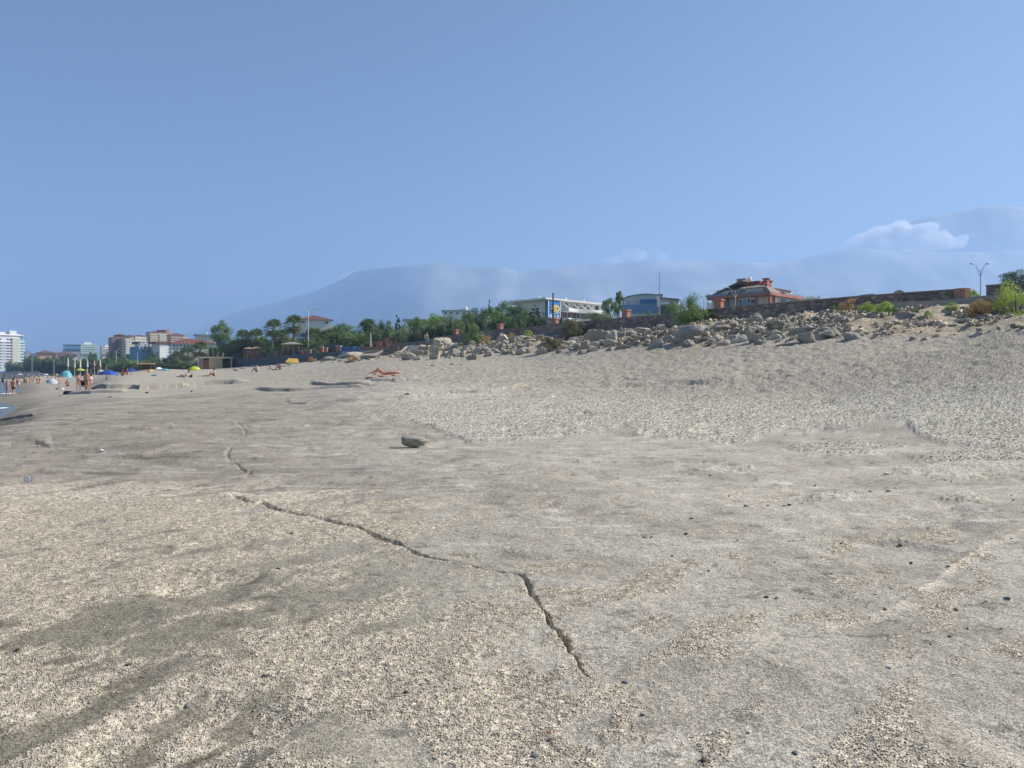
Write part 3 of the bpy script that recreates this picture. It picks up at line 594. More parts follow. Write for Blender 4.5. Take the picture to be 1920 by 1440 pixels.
b.balc(235, 246, [638.5 + 4.7 * k for k in range(6)], 1.2, .5, WHITE, CREAM, .7); b.wins([238, 242.5, 248.5], [636.4 + 4.7 * k for k in range(6)], 1.9, 2.1, DARKGLASS)
b = Bld('apartment_building', 'brownish block with white penthouse between the cream and orange ones', 440, 264, 690, 12)
b.box('wall', 252, 277, 638, 690, 0, 11, mat('taupe_render', (.40, .33, .30), var=.1)); b.box('penthouse', 253, 273, 629.5, 638.2, 1, 9, PEACH); b.hip('roof', 252, 274, 629.6, 627.8, 9, REDTILE, .4)
b.balc(253, 274, [633.5, 638.5, 643.2], 1.3, .6, WHITE, CREAM, .7); b.wins([256, 261, 266, 271], [631.6, 636.2, 641, 645.6], 2.2, 2.0, DARKGLASS)
b = Bld('apartment_building', 'warm orange apartment block, highest of the left group', 480, 300, 690, 10)
b.box('wall', 280, 318, 623, 690, 0, 13, PEACH); b.box('penthouse', 298, 312, 619, 623.2, 2, 9, ORANGE); b.box('stair_tower', 311, 317, 617.5, 660, -1.4, 0, ORANGE); b.hip('roof', 279, 300, 623, 621, 13, REDTILE, .4); b.hip('roof', 297, 314, 619, 617.6, 9, REDTILE, .3)
b.balc(281, 297, [627.5 + 4.4 * k for k in range(5)], 1.4, .6, PEACH, CREAM, .8); b.balc(298, 311, [627.5 + 4.4 * k for k in range(5)], 1.6, .6, WHITE, CREAM, .8)
b.wins([284, 289, 294, 301, 307], [625.4 + 4.4 * k for k in range(5)], 2.4, 2.0, DARKGLASS)
b = Bld('apartment_building', 'lower orange block stepping down to the right', 470, 335, 690, 8)
b.box('wall', 318, 345, 628, 690, 0, 12, PEACH); b.box('wall', 345, 353, 631.5, 690, 1, 11, CREAM); b.hip('roof', 317, 346, 628, 624, 12, REDTILE, .5); b.balc(320, 343, [632, 636.2, 640], 1.3, .6, CREAM, PINK, .7)
b.wins([323, 329, 335, 341], [630, 634.2, 638.2], 2.6, 1.9, DARKGLASS)
# white gabled hotel
b = Bld('hotel', 'white hotel with a row of slanting sail-like gables', 330, 279, 690, 16)
b.box('wall', 258, 300, 650, 690, 0, 12, LBLUE); b.box('roof', 262, 300, 640.5, 644, 3, 12, TILE)
for k in range(5):
    x = 259 + k * 7.5
    mb = MB().vprism([(b.x(x), b.z(655)), (b.x(x + 1.2), b.z(655)), (b.x(x + 7.5), b.z(642)), (b.x(x + 5.2), b.z(642))], -1.0, 4.5); mb.build('gable', WHITE, b.o)
b.wins([262, 269, 276, 283, 290], [653, 659], 3, 2.6, DARKGLASS)
b = Bld('apartment_building', 'plain bright white block right of the gabled hotel', 325, 309, 690, 20)
b.box('wall', 299.5, 319, 643.8, 690, 0, 9, WHITE); b.box('roof', 292, 321, 640.8, 643.8, -.6, 9.6, TILE); b.wins([317], [648, 654, 660], 2.2, 2.4, DARKGLASS, frame=WHITE); b.wins([304, 310], [650], .8, 1.2, DARKGLASS)
b = Bld('hotel', 'long low white building under a dark red roof behind the palms', 300, 362, 690, 6)
b.box('wall', 322, 402, 645, 690, 0, 9, WHITE); b.hip('roof', 320, 404, 645, 634.5, 10, REDTILE, .6); b.wins([327, 333, 339, 346, 353, 360, 368, 376], [648.5, 655], 2.6, 3, DARKGLASS)
for x in (338, 345, 352): MB().vprism([(b.x(x), b.z(645)), (b.x(x + 4), b.z(645)), (b.x(x + 2), b.z(641))], -.3, 2).build('dormer', PEACH, b.o)
b = Bld('apartment_building', 'small white block with a flat grey roof left of the tall round tree', 420, 385, 690, 8)
b.box('wall', 370, 402, 628.5, 690, 0, 10, WHITE); b.box('roof', 367, 404, 626.6, 628.5, -1.5, 11.5, GREY); b.wins([374, 380, 386, 392, 398], [631.5, 637], 2.4, 2.4, PEACH); b.box('dish', 388, 391, 622.5, 626.6, 2, 3, WHITE)
# hip roofed white building above the palms
b = Bld('apartment_building', 'white building with a brown hipped roof rising above the palms', 230, 592, 690, 6)
b.box('wall', 563, 620.5, 599, 625, 0, 10, WHITE); b.hip('roof', 561.5, 621.5, 599.5, 588.8, 11, TILE, .8); b.box('wall', 554, 600, 612, 690, 1, 9, mat('blue_grey_render', (.34, .42, .58), var=.1))
b.box('terrace', 600, 632, 607.5, 690, 2, 9, GREY); b.wins([568.5, 612], [604.5], 6, 3.6, DARKGLASS, frame=WHITE); b.wins([562, 570], [628, 637], 3, 4, BLUEP, y=.92); b.balc(556, 576, [633, 642], 1.0, .3, WHITE, y0=.9)
# distant white roofs over the trees
b = Bld('house', 'white flat roof just visible above the light green trees', 320, 777, 690, 0)
b.box('wall', 757, 796, 601, 690, 0, 8, WHITE); b.box('roof', 755, 799, 598.5, 601, -.8, 8.5, GREY); b.wins([765, 775, 785], [604], 4, 3, DARKGLASS)
b = Bld('hotel', 'white roof with a satellite dish and tanks above the dark green trees', 300, 850, 690, 0)
b.box('wall', 830, 882, 583.5, 690, 0, 10, WHITE); b.box('roof', 828, 884, 581.8, 583.5, -.7, 10.5, GREY); b.box('penthouse', 853, 868, 578.5, 581.8, 2, 6, WHITE); b.wins([836, 846, 858, 870], [587.5], 4, 3, DARKGLASS)
MB().sphere((b.x(873), 2, b.z(578)), .9, 10, 6).build('tank', WHITE, b.o, smooth=True); MB().sphere((b.x(868), 2, b.z(579.5)), .7, 10, 6).build('tank', WHITE, b.o, smooth=True)
# ---- white modern building with the billboard
def corner_root(name, label, px, Y, zb, cat='building'): return empty(name, (P(px, Y), Y, zb), label, cat)
Yc = 150; zb = 6.0; r = corner_root('modern_building', 'white modern building with curved balconies and a blue billboard on its corner', 1024, Yc, zb); hh = lambda py: Zp(py, Yc) - zb
aR, aL = rad(44), rad(122); LR, LL = 18.7, 11.8
def RB(x0, x1, y0, y1, z0, z1): return MB().box(x0, x1, y0, y1, z0, z1, rz=aR, c=(0, 0, 0))
def LB(x0, x1, y0, y1, z0, z1): return MB().box(x0, x1, -y1, -y0, z0, z1, rz=aL, c=(0, 0, 0))
RB(.6, LR, .9, 9, 0, hh(562)).build('wall', WHITE, r); LB(.6, LL, .9, 2.2, 0, hh(562)).build('wall', mat('grey_render', (.45, .46, .5), var=.08), r)
RB(-.9, LR + 1.0, -.8, 10, hh(562), hh(558.5)).build('roof', WHITE, r); LB(.3, LL + 1.5, -.8, 2.4, hh(562) - .02, hh(558.5) + .03).build('roof', WHITE, r)
RB(3.0, 10, 1.5, 6, hh(558.5), hh(555.5)).build('roof_step', WHITE, r)
for x in (1.8, 6.0, 11.6): RB(x, x + .3, 0, .3, hh(558.4), hh(554)).build('fin', WHITE, r)
for x in (2.6, 7.5): LB(x, x + .3, 0, .3, hh(558.3), hh(554)).build('fin', WHITE, r)
def curved_balcony(z0, z1, x0, x1, out):
    mb = MB(); pts = []
    for k in range(25):
        t = k / 24; x = x0 + (x1 - x0) * t; y = -out * (.72 + .28 * math.cos(t * math.pi * 3.2)) * min(1, t * 8 + .4); pts.append((x, y))
    poly = pts + [(x1, .95), (x0, .95)]
    M = Matrix.Rotation(aR, 3, 'Z'); mb.prism([tuple((M @ Vector((x, y, 0)))[:2]) for x, y in poly], z0, z1); return mb
curved_balcony(hh(581.5), hh(574.5), 3.9, LR + .8, 1.6).build('balcony', WHITE, r); curved_balcony(hh(599.5), hh(594), 3.9, LR - 3, 1.9).build('balcony', WHITE, r)
for k, x in enumerate((6.2, 9.3, 11.8, 14.0, 16.4)): RB(x, x + 1.2, .82, .95, hh(573), hh(564)).build('window', DARKGLASS, r)
for k in range(9): RB(4.4 + k * 1.5, 5.65 + k * 1.5, .8, .95, hh(593), hh(582)).build('window', mat('curtain_glass', (.13, .10, .11), rough=.3, var=.3), r)
for x in (4.6, 8.0, 10.8, 13.2, 15.6): MB().vprism([(0, hh(563)), (.5, hh(563)), (2.2, hh(573)), (1.6, hh(573))], 0, .3).v and None
for x in (5.0, 8.3, 10.6, 13.0):
    M = Matrix.Rotation(aR, 3, 'Z'); mb = MB().vprism([(x, hh(562.5)), (x + .35, hh(562.5)), (x + 2.0, hh(572.5)), (x + 1.3, hh(572.5))], .1, .6); mb.v = [tuple(M @ Vector(p)) for p in mb.v]; mb.build('brace', WHITE, r)
for x in (1.5, 4.6, 8.0): LB(x, x + 1.3, .8, .95, hh(572), hh(564)).build('window', DARKGLASS, r)
# billboard on the near corner
bb = RB(-.1, 3.6, -.6, -.35, hh(596), hh(562.5)); bo = bb.build('billboard', mat('billboard_blue', (.03, .25, .72), var=.08, scale=.5), r)
fr = MB()
for q in ((-.1, .1, hh(596), hh(562.5)), (3.4, 3.6, hh(596), hh(562.5)), (.1, 3.4, hh(563.3), hh(562.5)), (.1, 3.4, hh(596), hh(595.4))):
    k = MB().box(q[0], q[1], -.66, -.6, q[2], q[3], rz=aR, c=(0, 0, 0)); fr.add(k.v, k.f)
fr.build('border', WHITE, bo)
M = Matrix.Rotation(aR, 3, 'Z')
def disc(cx, cz, rx, rz_, y0, y1, n=28): return MB().vprism([(cx + rx * math.cos(2 * math.pi * k / n), cz + rz_ * math.sin(2 * math.pi * k / n)) for k in range(n)], y0, y1)
def put(mb, name, m): mb.v = [tuple(M @ Vector(p)) for p in mb.v]; return mb.build(name, m, bo)
put(disc(2.1, hh(578), 1.2, .80, -.70, -.61), 'emblem', mat('emblem_yellow', (.85, .62, .16), var=.06)); put(disc(2.45, hh(577.8), .62, .52, -.74, -.70), 'emblem_centre', mat('emblem_sand', (.78, .66, .40), var=.06)); put(disc(2.55, hh(577.3), .16, .22, -.78, -.74), 'emblem_dot', mat('emblem_dark', (.10, .12, .06)))
put(MB().box(.75, 1.5, -.73, -.70, hh(575.3), hh(574)), 'emblem_bar', mat('emblem_orange', (.8, .32, .04), var=.06)); put(MB().box(.55, 1.35, -.73, -.66, hh(580), hh(578.6)), 'emblem_bar', _mats['emblem_yellow'])
put(MB().vprism([(.1, hh(591.5)), (1.2, hh(588.5)), (2.2, hh(586.8)), (3.4, hh(584.2)), (3.4, hh(585.2)), (2.2, hh(587.8)), (1.2, hh(589.6)), (.1, hh(592.8))], -.68, -.61), 'swoosh', WHITE)
put(disc(1.15, hh(593), .75, .22, -.67, -.61, 14), 'swoosh', WHITE); put(disc(2.75, hh(592), .3, .25, -.67, -.61, 12), 'swoosh', WHITE)
# ---- blue arched building
b = Bld('sports_hall', 'blue and white hall with an arched roof and blue window band', 170, 1205, 600, 0)
b.o.location.z = 6.0; b.z = lambda py: Zp(py, 170) - 6.0
arc = [(1167, 561), (1172, 558.5), (1180, 556), (1190, 554), (1200, 553), (1210, 552.6), (1222, 553), (1233, 555)]
MB().vprism([(b.x(1167), 0)] + [(b.x(x), b.z(y)) for x, y in arc] + [(b.x(1233), 0)], 0, 14).build('wall', mat('pale_blue_cladding', (.50, .58, .66), var=.06), b.o)
MB().vprism([(b.x(x - 1), b.z(y)) for x, y in arc] + [(b.x(x), b.z(y - 1.6)) for x, y in arc[::-1]], -.8, 14.5).build('roof', LBLUE, b.o)
b.box('band', 1166.5, 1233, 571, 588, -.15, 0, mat('mid_blue_cladding', (.16, .27, .48), var=.08)); 
for k in range(8): b.box('window', 1199.5 + k * 4.1, 1203 + k * 4.1, 561.5, 569.5, -.25, 0, BLUEP)
b.wins([1176, 1181, 1191, 1196], [567], 2.6, 5, LBLUE)
b.box('wall', 1233, 1272, 559.5, 600, 2, 12, GREY); MB().vprism([(b.x(1232), b.z(558)), (b.x(1274), b.z(563)), (b.x(1274), b.z(560.5)), (b.x(1232), b.z(555.6))], 1.2, 13).build('roof', GREYTILE, b.o)
b.box('stair_tower', 1221, 1242, 550.8, 556, 3, 8, mat('buff_render', (.50, .47, .40), var=.1)); b.box('cornice', 1219, 1243.5, 549.8, 550.8, 2.5, 8.5, DMETAL); b.box('sign_panel', 1232, 1237, 557, 576, -.6, -.2, WHITE); b.box('awning', 1238, 1254, 569, 572, -1.5, 2, WHITE); b.box('window', 1240, 1252, 574, 590, 1.8, 2, DARKGLASS)
for x in (1188, 1199, 1207): MB().sphere((b.x(x), 4, b.z(551.8)), .5, 8, 5).build('tank', WHITE, b.o, smooth=True)
# ---- red house
Yc = 105; zb = 6.0; r = corner_root('villa', 'red and white villa with dark mansard roof and chimneys above the wall', 1443, Yc, zb, 'house'); hh = lambda py: Zp(py, Yc) - zb
aR, aL = rad(45), rad(131.5); LR, LL = 9.8, 9.6
MAN = mat('mansard_shingle', (.25, .22, .185), var=.15, scale=3); BLIND = mat('blue_blind', (.26, .38, .52), var=.1, scale=2); RAIL = mat('glass_railing', (.30, .38, .46), rough=.3, var=.1)
RB(1.6, LR, .3, 9, 0, hh(553)).build('wall', WHITE, r); LB(2.0, LL, .3, 3, 0, hh(553.2)).build('wall', WHITE, r)
RB(-.25, LR + .3, -.25, 9.3, hh(553), hh(547.6)).build('floor_band', REDPAINT, r); LB(0, LL + .5, -.3, 3, hh(553) + .01, hh(547.8)).build('floor_band', REDPAINT, r)
for x in (-.05, 1.5): RB(x, x + .32, -.12, .2, 0, hh(553)).build('column', REDPAINT, r)
LB(1.9, 2.3, -.15, .25, 0, hh(553.2)).build('column', REDPAINT, r); LB(5.2, 5.7, -.1, .25, 0, hh(553.2)).build('column', REDPAINT, r); LB(6.7, 7.1, -.1, .25, 0, hh(553.2)).build('column', REDPAINT, r)
o = LB(3.0, 4.9, .1, .28, hh(573), hh(557)).build('window', WHITE, r)
for q in ((3.1, 3.5, 557.8, 563.8), (3.1, 3.5, 565, 572), (3.7, 4.3, 557.8, 570.8), (4.45, 4.8, 557.8, 563.8), (4.45, 4.8, 565, 572)): LB(q[0], q[1], .05, .1, hh(q[3]), hh(q[2])).build('pane', DARKGLASS if q[0] != 3.7 else BLIND, o)
LB(5.9, 6.6, .1, .28, hh(578), hh(556)).build('window', BLIND, r); LB(7.4, 9.0, .1, .28, hh(578), hh(559)).build('window', BLIND, r); LB(2.35, 2.9, .1, .28, hh(573), hh(559)).build('door', DARKGLASS, r)
LB(2.2, 3.0, -.4, -.3, hh(573), hh(566)).build('railing', RAIL, r)
for x in (4.2, 7.2): RB(x, x + 1.1, .15, .28, hh(565), hh(557)).build('window', BLIND, r)
RB(.8, LR - .3, 1.0, 8.6, hh(547.6), hh(536.5)).build('upper_wall', WHITE, r); LB(1.0, LL - .2, 1.0, 3, hh(547.8) + .02, hh(537)).build('upper_wall', WHITE, r)
LB(1.0, 4.3, -.25, -.15, hh(547.6), hh(543)).build('railing', RAIL, r); LB(7.1, LL + .8, -.25, -.15, hh(547.6), hh(543.4)).build('railing', RAIL, r); RB(5.0, LR + .2, -.1, 0, hh(547.6), hh(543.6)).build('railing', RAIL, r)
LB(3.0, 3.9, .85, .99, hh(547.4), hh(538.5)).build('door', BLUEP, r); LB(7.3, 7.9, .85, .99, hh(547.4), hh(540)).build('door', BLUEP, r)
for x in (5.7, 7.3): RB(x, x + .9, .85, .99, hh(547.4), hh(540)).build('window', DARKGLASS, r)
# mansard roof: low hip over everything plus steep cheeks at the corner
def rot(mb, a): M_ = Matrix.Rotation(a, 3, 'Z'); mb.v = [tuple(M_ @ Vector(p)) for p in mb.v]; return mb
rot(MB().hip(.5, LR - .7, .8, 8.8, hh(536.2), hh(526.5), 3.8, .1), aR).build('roof', MAN, r)
def cheek(a, sgn, x0, x1, w0, w1):
    mb = MB(); y = lambda v: v * sgn
    mb.add([(x0, y(-.15), hh(547.4)), (x1, y(-.15), hh(547.4)), (w1, y(.7), hh(536)), (w0, y(.7), hh(536)), (x0, y(.9), hh(547.4)), (x1, y(.9), hh(547.4)), (w1, y(1.2), hh(536)), (w0, y(1.2), hh(536))], [(0, 1, 2, 3), (4, 7, 6, 5), (0, 3, 7, 4), (1, 5, 6, 2), (3, 2, 6, 7), (0, 4, 5, 1)])
    return rot(mb, a)
cheek(aR, 1, -.1, 3.6, .4, 2.6).build('mansard_cheek', MAN, r); cheek(aL, -1, 4.5, 7.0, 4.0, 6.6).build('mansard_cheek', MAN, r)
rot(MB().vprism([(LL + .1, hh(545.5)), (LL - .6, hh(541)), (LL - 3.4, hh(530.5)), (4.2, hh(524.5)), (4.2, hh(526.5)), (LL - 3.2, hh(533)), (LL - .9, hh(543)), (LL - .5, hh(545.5))], -2.0, .1), aL).build('raking_beam', MAN, r)
rot(MB().vprism([(LL - .2, hh(543)), (LL - 1, hh(540)), (4.2, hh(533)), (4.2, hh(535.5)), (LL - 1, hh(543))], -6.0, -1.2), aL).build('side_roof', MAN, r)
rot(MB().box(3.0, 5.6, 3.0, 6.0, hh(533), hh(524.5)), aR).build('stair_tower', mat('dark_red_paint', (.30, .07, .05), var=.12), r)
rot(MB().box(2.2, 3.4, 4.8, 6.2, hh(529), hh(520.3)), aR).build('lift_house', CONC, r); MB().sphere((-.9, 6.1, hh(522.5)), .4, 10, 6).build('tank', WHITE, r, smooth=True)
for (x, y, top) in ((4.6, 2.6, 521), (5.9, 2.8, 523), (3.2, 2.6, 529)):
    c_ = rot(MB().box(x, x + .65, y, y + .65, hh(534), hh(top)), aR).build('chimney', REDPAINT, r); rot(MB().box(x - .15, x + .8, y - .15, y + .8, hh(top), hh(top - .9)), aR).build('chimney_cap', mat('dark_red_paint', (0, 0, 0)), c_)
zq = hh(536.5)
for ch in r.children:                                    # the roofs stand a little steeper
    if ch.name.split('.')[0] in ('roof', 'stair_tower', 'lift_house', 'tank', 'chimney', 'raking_beam', 'side_roof'):
        for o2 in [ch] + list(ch.children):
            for v_ in o2.data.vertices:
                if v_.co.z > zq: v_.co.z = zq + (v_.co.z - zq) * 1.45
# ---- low white roof with water tanks, and slivers of far roofs
b = Bld('annex', 'low white flat-roofed annex with water tanks right of the villa', 130, 1515, 600, 0); b.o.location.z = 6; b.z = lambda py: Zp(py, 130) - 6.0
b.box('wall', 1499, 1531, 561, 590, 0, 6, WHITE); b.box('roof', 1496, 1534, 559, 561, -.5, 6.5, WHITE)
for x in (1500, 1506, 1514, 1521, 1527, 1536): MB().tube([(b.x(x), 1.5, b.z(559)), (b.x(x), 1.5, b.z(553.5))], .28, 10).build('tank', WHITEM, b.o)
b = Bld('annex', 'small white roof with a tank left of the brick pillar', 130, 1329, 600, 0); b.o.location.z = 6; b.z = lambda py: Zp(py, 130) - 6.0
b.box('wall', 1325, 1336, 568, 600, 0, 4, WHITE); MB().tube([(b.x(1329), 1, b.z(568)), (b.x(1329), 1, b.z(563))], .3, 10).build('tank', WHITEM, b.o)
b = Bld('house', 'tip of a pale gabled house showing over the right part of the wall', 120, 1685, 600, 0); b.o.location.z = 6; b.z = lambda py: Zp(py, 120) - 6.0
b.box('wall', 1677, 1693.5, 547, 600, 0, 4, CREAM); MB().vprism([(b.x(1676), b.z(547)), (b.x(1694.5), b.z(547)), (b.x(1686), b.z(543.5))], -.2, 4.2).build('roof', mat('pale_tile', (.42, .33, .28), var=.1), b.o)
b = Bld('house', 'sliver of a distant white roof above the wall left of the gabled tip', 150, 1635, 600, 0); b.o.location.z = 6; b.z = lambda py: Zp(py, 150) - 6.0
b.box('wall', 1612, 1640, 553, 600, 0, 4, WHITE); MB().vprism([(b.x(1610), b.z(553)), (b.x(1642), b.z(553)), (b.x(1636), b.z(550.5)), (b.x(1618), b.z(552))], -.2, 4.2).build('roof', GREY, b.o)
# ------------------------------------------------------------------ plants
def leaf_mat(name, spec=.2): return mat(name, (0, 0, 0), rough=.65, attr=True, var=.18, scale=1.2, trans=.25, spec=spec)
LEAF = leaf_mat('leaves'); BARK = mat('bark', (.17, .13, .10), var=.3, scale=6); PBARK = mat('palm_bark', (.24, .18, .13), var=.35, scale=8)
def leafquads(C, Nn, sz, asp, r):
    """quads at C with rough normals Nn"""
    n = len(C); Nn = Nn / np.maximum(np.linalg.norm(Nn, axis=1, keepdims=True), 1e-6)
    a = r.normal(size=(n, 3)); u = np.cross(Nn, a); u /= np.linalg.norm(u, axis=1, keepdims=True); v = np.cross(Nn, u)
    s = (sz * r.uniform(.6, 1.35, n))[:, None]; u *= s; v *= s * asp
    V = np.stack([C - u - v * .2, C + v * .9 - u * .1, C + u + v * .15, C - v * .9 + u * .1], 1).reshape(-1, 3)
    return V, np.arange(n * 4).reshape(-1, 4)
def crown(kind, seed, n, leaf, c0, c1):
    """unit-size crown: width 1 (x, y from -.5 to .5), height 1 (z from 0 to 1)"""
    r = np.random.default_rng(seed); K = {'round': 46, 'cone': 60, 'bush': 34, 'tall': 46}[kind]
    cc = []
    for _ in range(K):
        while True:
            p = r.uniform(-1, 1, 3)
            if kind == 'round': ok = .35 < np.linalg.norm(p * [1, 1, 1.02]) < .92
            elif kind == 'bush': ok = .2 < np.linalg.norm([p[0], p[1], max(p[2], -.4)]) < .92 and p[2] > -.98
            elif kind == 'tall': ok = np.hypot(p[0], p[1]) < .85 * (1 - max(0, (p[2] - .2)) ** 2) * (.7 + .3 * (p[2] > -.5)) and r.random() < .9
            else: ok = np.hypot(p[0], p[1]) < (1 - p[2]) / 2 * .9 + .03 and np.hypot(p[0], p[1]) > (1 - p[2]) / 2 * .35
            if ok: break
        cc.append(p)
    cc = np.array(cc); rad_ = {'round': .30, 'cone': .15, 'bush': .34, 'tall': .28}[kind] * r.uniform(.7, 1.25, K)
    if kind == 'cone': rad_ *= 1.25 - .75 * (cc[:, 2] + 1) / 2
    k = r.integers(0, K, n); d = r.normal(size=(n, 3)); d /= np.linalg.norm(d, axis=1, keepdims=True)
    rr = r.uniform(.45, 1.08, n) ** .7; C = cc[k] + d * (rad_[k] * rr)[:, None] * [1, 1, .8]
    nrm = d * 1.0 + C * .5 + r.normal(size=(n, 3)) * .45
    V, f = leafquads(C * .5, nrm, leaf, .6, r); V[:, 2] += .5
    t = r.uniform(0, 1, K)[k] * .65 + r.uniform(0, 1, n) * .35; col = np.array(c0)[None] * (1 - t[:, None]) + np.array(c1)[None] * t[:, None]
    return npmesh('crown', V, f, False, np.repeat(np.clip(col * 1.22, 0, .6), 4, 0))
KINDS = {
 'dark': ('round', (0.053, 0.092, 0.041), (0.112, 0.170, 0.068)), 'mid': ('round', (0.083, 0.142, 0.047), (0.180, 0.270, 0.095)), 'light': ('round', (0.135, 0.227, 0.054), (0.270, 0.398, 0.108)),
 'olive': ('bush', (0.150, 0.199, 0.101), (0.270, 0.312, 0.176)), 'conifer': ('cone', (0.045, 0.078, 0.047), (0.098, 0.142, 0.081)), 'poplar': ('tall', (0.075, 0.128, 0.047), (0.165, 0.241, 0.081)),
 'brown': ('bush', (0.105, 0.106, 0.054), (0.210, 0.185, 0.101)), 'dry': ('bush', (0.300, 0.199, 0.095), (0.510, 0.355, 0.176)), 'lime': ('bush', (0.240, 0.341, 0.068), (0.450, 0.568, 0.135)), 'bush': ('bush', (0.105, 0.170, 0.054), (0.225, 0.312, 0.108)), 'hazy': ('round', (0.068, 0.106, 0.054), (0.135, 0.185, 0.088)),
}
_cr = {}
def crown_variant(kind, i, fine):
    k = (kind, i, fine)
    if k not in _cr:
        sh, c0, c1 = KINDS[kind]; n = 7000 if fine else 2600
        _cr[k] = crown(sh, 500 + len(_cr) * 13, n, (.020 if fine else .036) * (.8 if sh == 'cone' else 1), c0, c1); _cr[k].materials.append(LEAF)
    return _cr[k]
_rp = random.Random(3)
def plant(kind, px, Y, ytop, ybot, wpx, name, label, cat, group=None, fine=None, ground=True, trunk=True):
    x = P(px, Y); zt = Zp(ytop, Y); zb = Zp(ybot, Y); g = float(hz(x, Y)); w_ = wpx * Y / F
    fine = (w_ * F / Y > 22) if fine is None else fine
    o = empty(name, (x, Y, g - .05), label, cat, group, _rp.uniform(0, 6.28))
    c = link('crown' if trunk else 'foliage', crown_variant(kind, _rp.randrange(3), fine), None, o)
    zb = max(zb, g - .1)
    if not trunk: zb = min(zb, g) - (zt - g) * .30
    c.location = (0, 0, zb - g); c.scale = (w_ * 1.05, w_ * 1.05, max(zt - zb, .3))
    th = max(w_ * .028, .03); mb = MB(); top = (zt - g)
    mb.tube([(0, 0, 0), (th, 0, (zb - g) * .5 + top * .1), (0, th, top * .72)], [th * 1.3, th, th * .4], 7)
    if trunk or w_ > 1.2:
        for k in range(5):
            a = k * 1.26 + _rp.random(); z0 = (zb - g) * .6 + top * .12; mb.tube([(0, 0, z0), (math.cos(a) * w_ * .18, math.sin(a) * w_ * .18, z0 + (top - z0) * .4), (math.cos(a) * w_ * .33, math.sin(a) * w_ * .33, z0 + (top - z0) * .62)], [th * .6, th * .4, th * .15], 5)
    mb.build('trunk' if trunk else 'stem', BARK, o, smooth=True)
    return o
T = 'tree'
plant('mid', 416, 185, 598, 660, 40, 'broadleaf_tree', 'tall round-headed tree standing alone above the beach hut', T)
plant('mid', 428, 178, 640, 668, 40, 'broadleaf_tree', 'lower leafy tree at the right foot of the tall round one', T)
plant('mid', 645, 175, 604, 640, 42, 'broadleaf_tree', 'light broad tree right of the hip-roofed building', T)
plant('mid', 628, 178, 612, 640, 34, 'broadleaf_tree', 'small tree under the grey terrace roof', T)
plant('dark', 700, 150, 597, 640, 42, 'broadleaf_tree', 'dark tree behind the date palm', T)
plant('dark', 722, 145, 598, 642, 34, 'broadleaf_tree', 'dark tree just left of the spiky conifer', T)
plant('conifer', 747, 140, 575, 645, 27, 'conifer', 'spiky conifer with an open top, left of centre', T)
plant('light', 752, 125, 615, 645, 44, 'broadleaf_tree', 'low lime-green tree in front of the spiky conifer', T)
plant('mid', 782, 135, 592, 640, 40, 'broadleaf_tree', 'green tree left of the feathery light one', T)
plant('light', 815, 140, 585, 635, 50, 'broadleaf_tree', 'feathery light green tree below the white roof', T)
plant('mid', 845, 125, 590, 640, 48, 'broadleaf_tree', 'mid green tree between the feathery one and the pines', T)
plant('olive', 838, 112, 600, 640, 62, 'broadleaf_tree', 'greyish olive-green tree low in front of the feathery light one', T)
plant('dark', 865, 118, 598, 640, 30, 'broadleaf_tree', 'small dark tree behind the olive-green one', T)
plant('conifer', 919, 135, 551, 605, 18, 'conifer', 'narrow dark conifer poking out of the pines', T)
PN = ['leftmost of the pine clump', 'in front of the narrow dark conifer', 'highest of the pine clump', 'right part of the pine clump, behind the lower ones', 'right side of the clump next to the broad conifer', 'rightmost and smallest of the pine clump', 'low, at the left front of the clump', 'small dark one right above the oleander', 'low in the middle front of the clump']
for i, (px, Y, a, b_, w_) in enumerate(((898, 128, 574, 622, 46), (922, 122, 574, 622, 48), (948, 126, 562, 620, 48), (972, 118, 570, 618, 48), (985, 112, 582, 616, 44), (1000, 106, 590, 614, 30), (905, 112, 590, 624, 46), (880, 120, 584, 626, 34), (940, 110, 588, 620, 48))):
    plant('mid' if i % 3 else 'dark', px, Y, a, b_, w_, 'pine_tree', 'stone pine, ' + PN[i], T, 'stone pines in the clump left of the billboard')
plant('conifer', 1004, 100, 565, 612, 42, 'conifer', 'dark broad conifer right in front of the billboard corner', T)
plant('conifer', 1020, 98, 583, 612, 26, 'conifer', 'short dark conifer at the foot of the billboard', T)
plant('poplar', 1160, 140, 547, 600, 19, 'poplar_tree', 'slender tree with a pointed top left of the blue hall', T)
plant('mid', 1143, 138, 557, 605, 34, 'broadleaf_tree', 'rounded tree in front of the right end of the white building', T)
plant('olive', 1120, 110, 583, 606, 54, 'broadleaf_tree', 'low greyish bush-like tree behind the wall below the white building', T)
plant('olive', 1165, 100, 578, 600, 44, 'shrub', 'grey-green shrub behind the brick pillar under the blue hall', 'shrub', None, trunk=False)
plant('bush', 1210, 90, 577, 594, 36, 'shrub', 'green shrub on the wall below the blue window band', 'shrub', None, trunk=False)
plant('olive', 1232, 88, 579, 592, 22, 'shrub', 'small grey-green shrub under the thin mast', 'shrub', None, trunk=False)
plant('bush', 1262, 84, 565, 590, 40, 'shrub', 'dark green shrub left of the leafy bush in front of the wall', 'shrub', None, trunk=False)
plant('olive', 1370, 62, 561, 577, 24, 'shrub', 'dark bush just right of the nearest brick pillar', 'shrub', None, trunk=False)
plant('olive', 1481, 70, 561, 568, 22, 'shrub', 'low shrub peeping over the wall below the villa', 'shrub', None, trunk=False)
plant('olive', 1555, 90, 555, 564, 24, 'shrub', 'small round bush on the skyline right of the water tanks', 'shrub', None, trunk=False)
plant('bush', 884, 87, 605, 650, 46, 'oleander', 'tall oleander bush growing among the boulders beside a brick pillar', 'shrub', None, trunk=False)
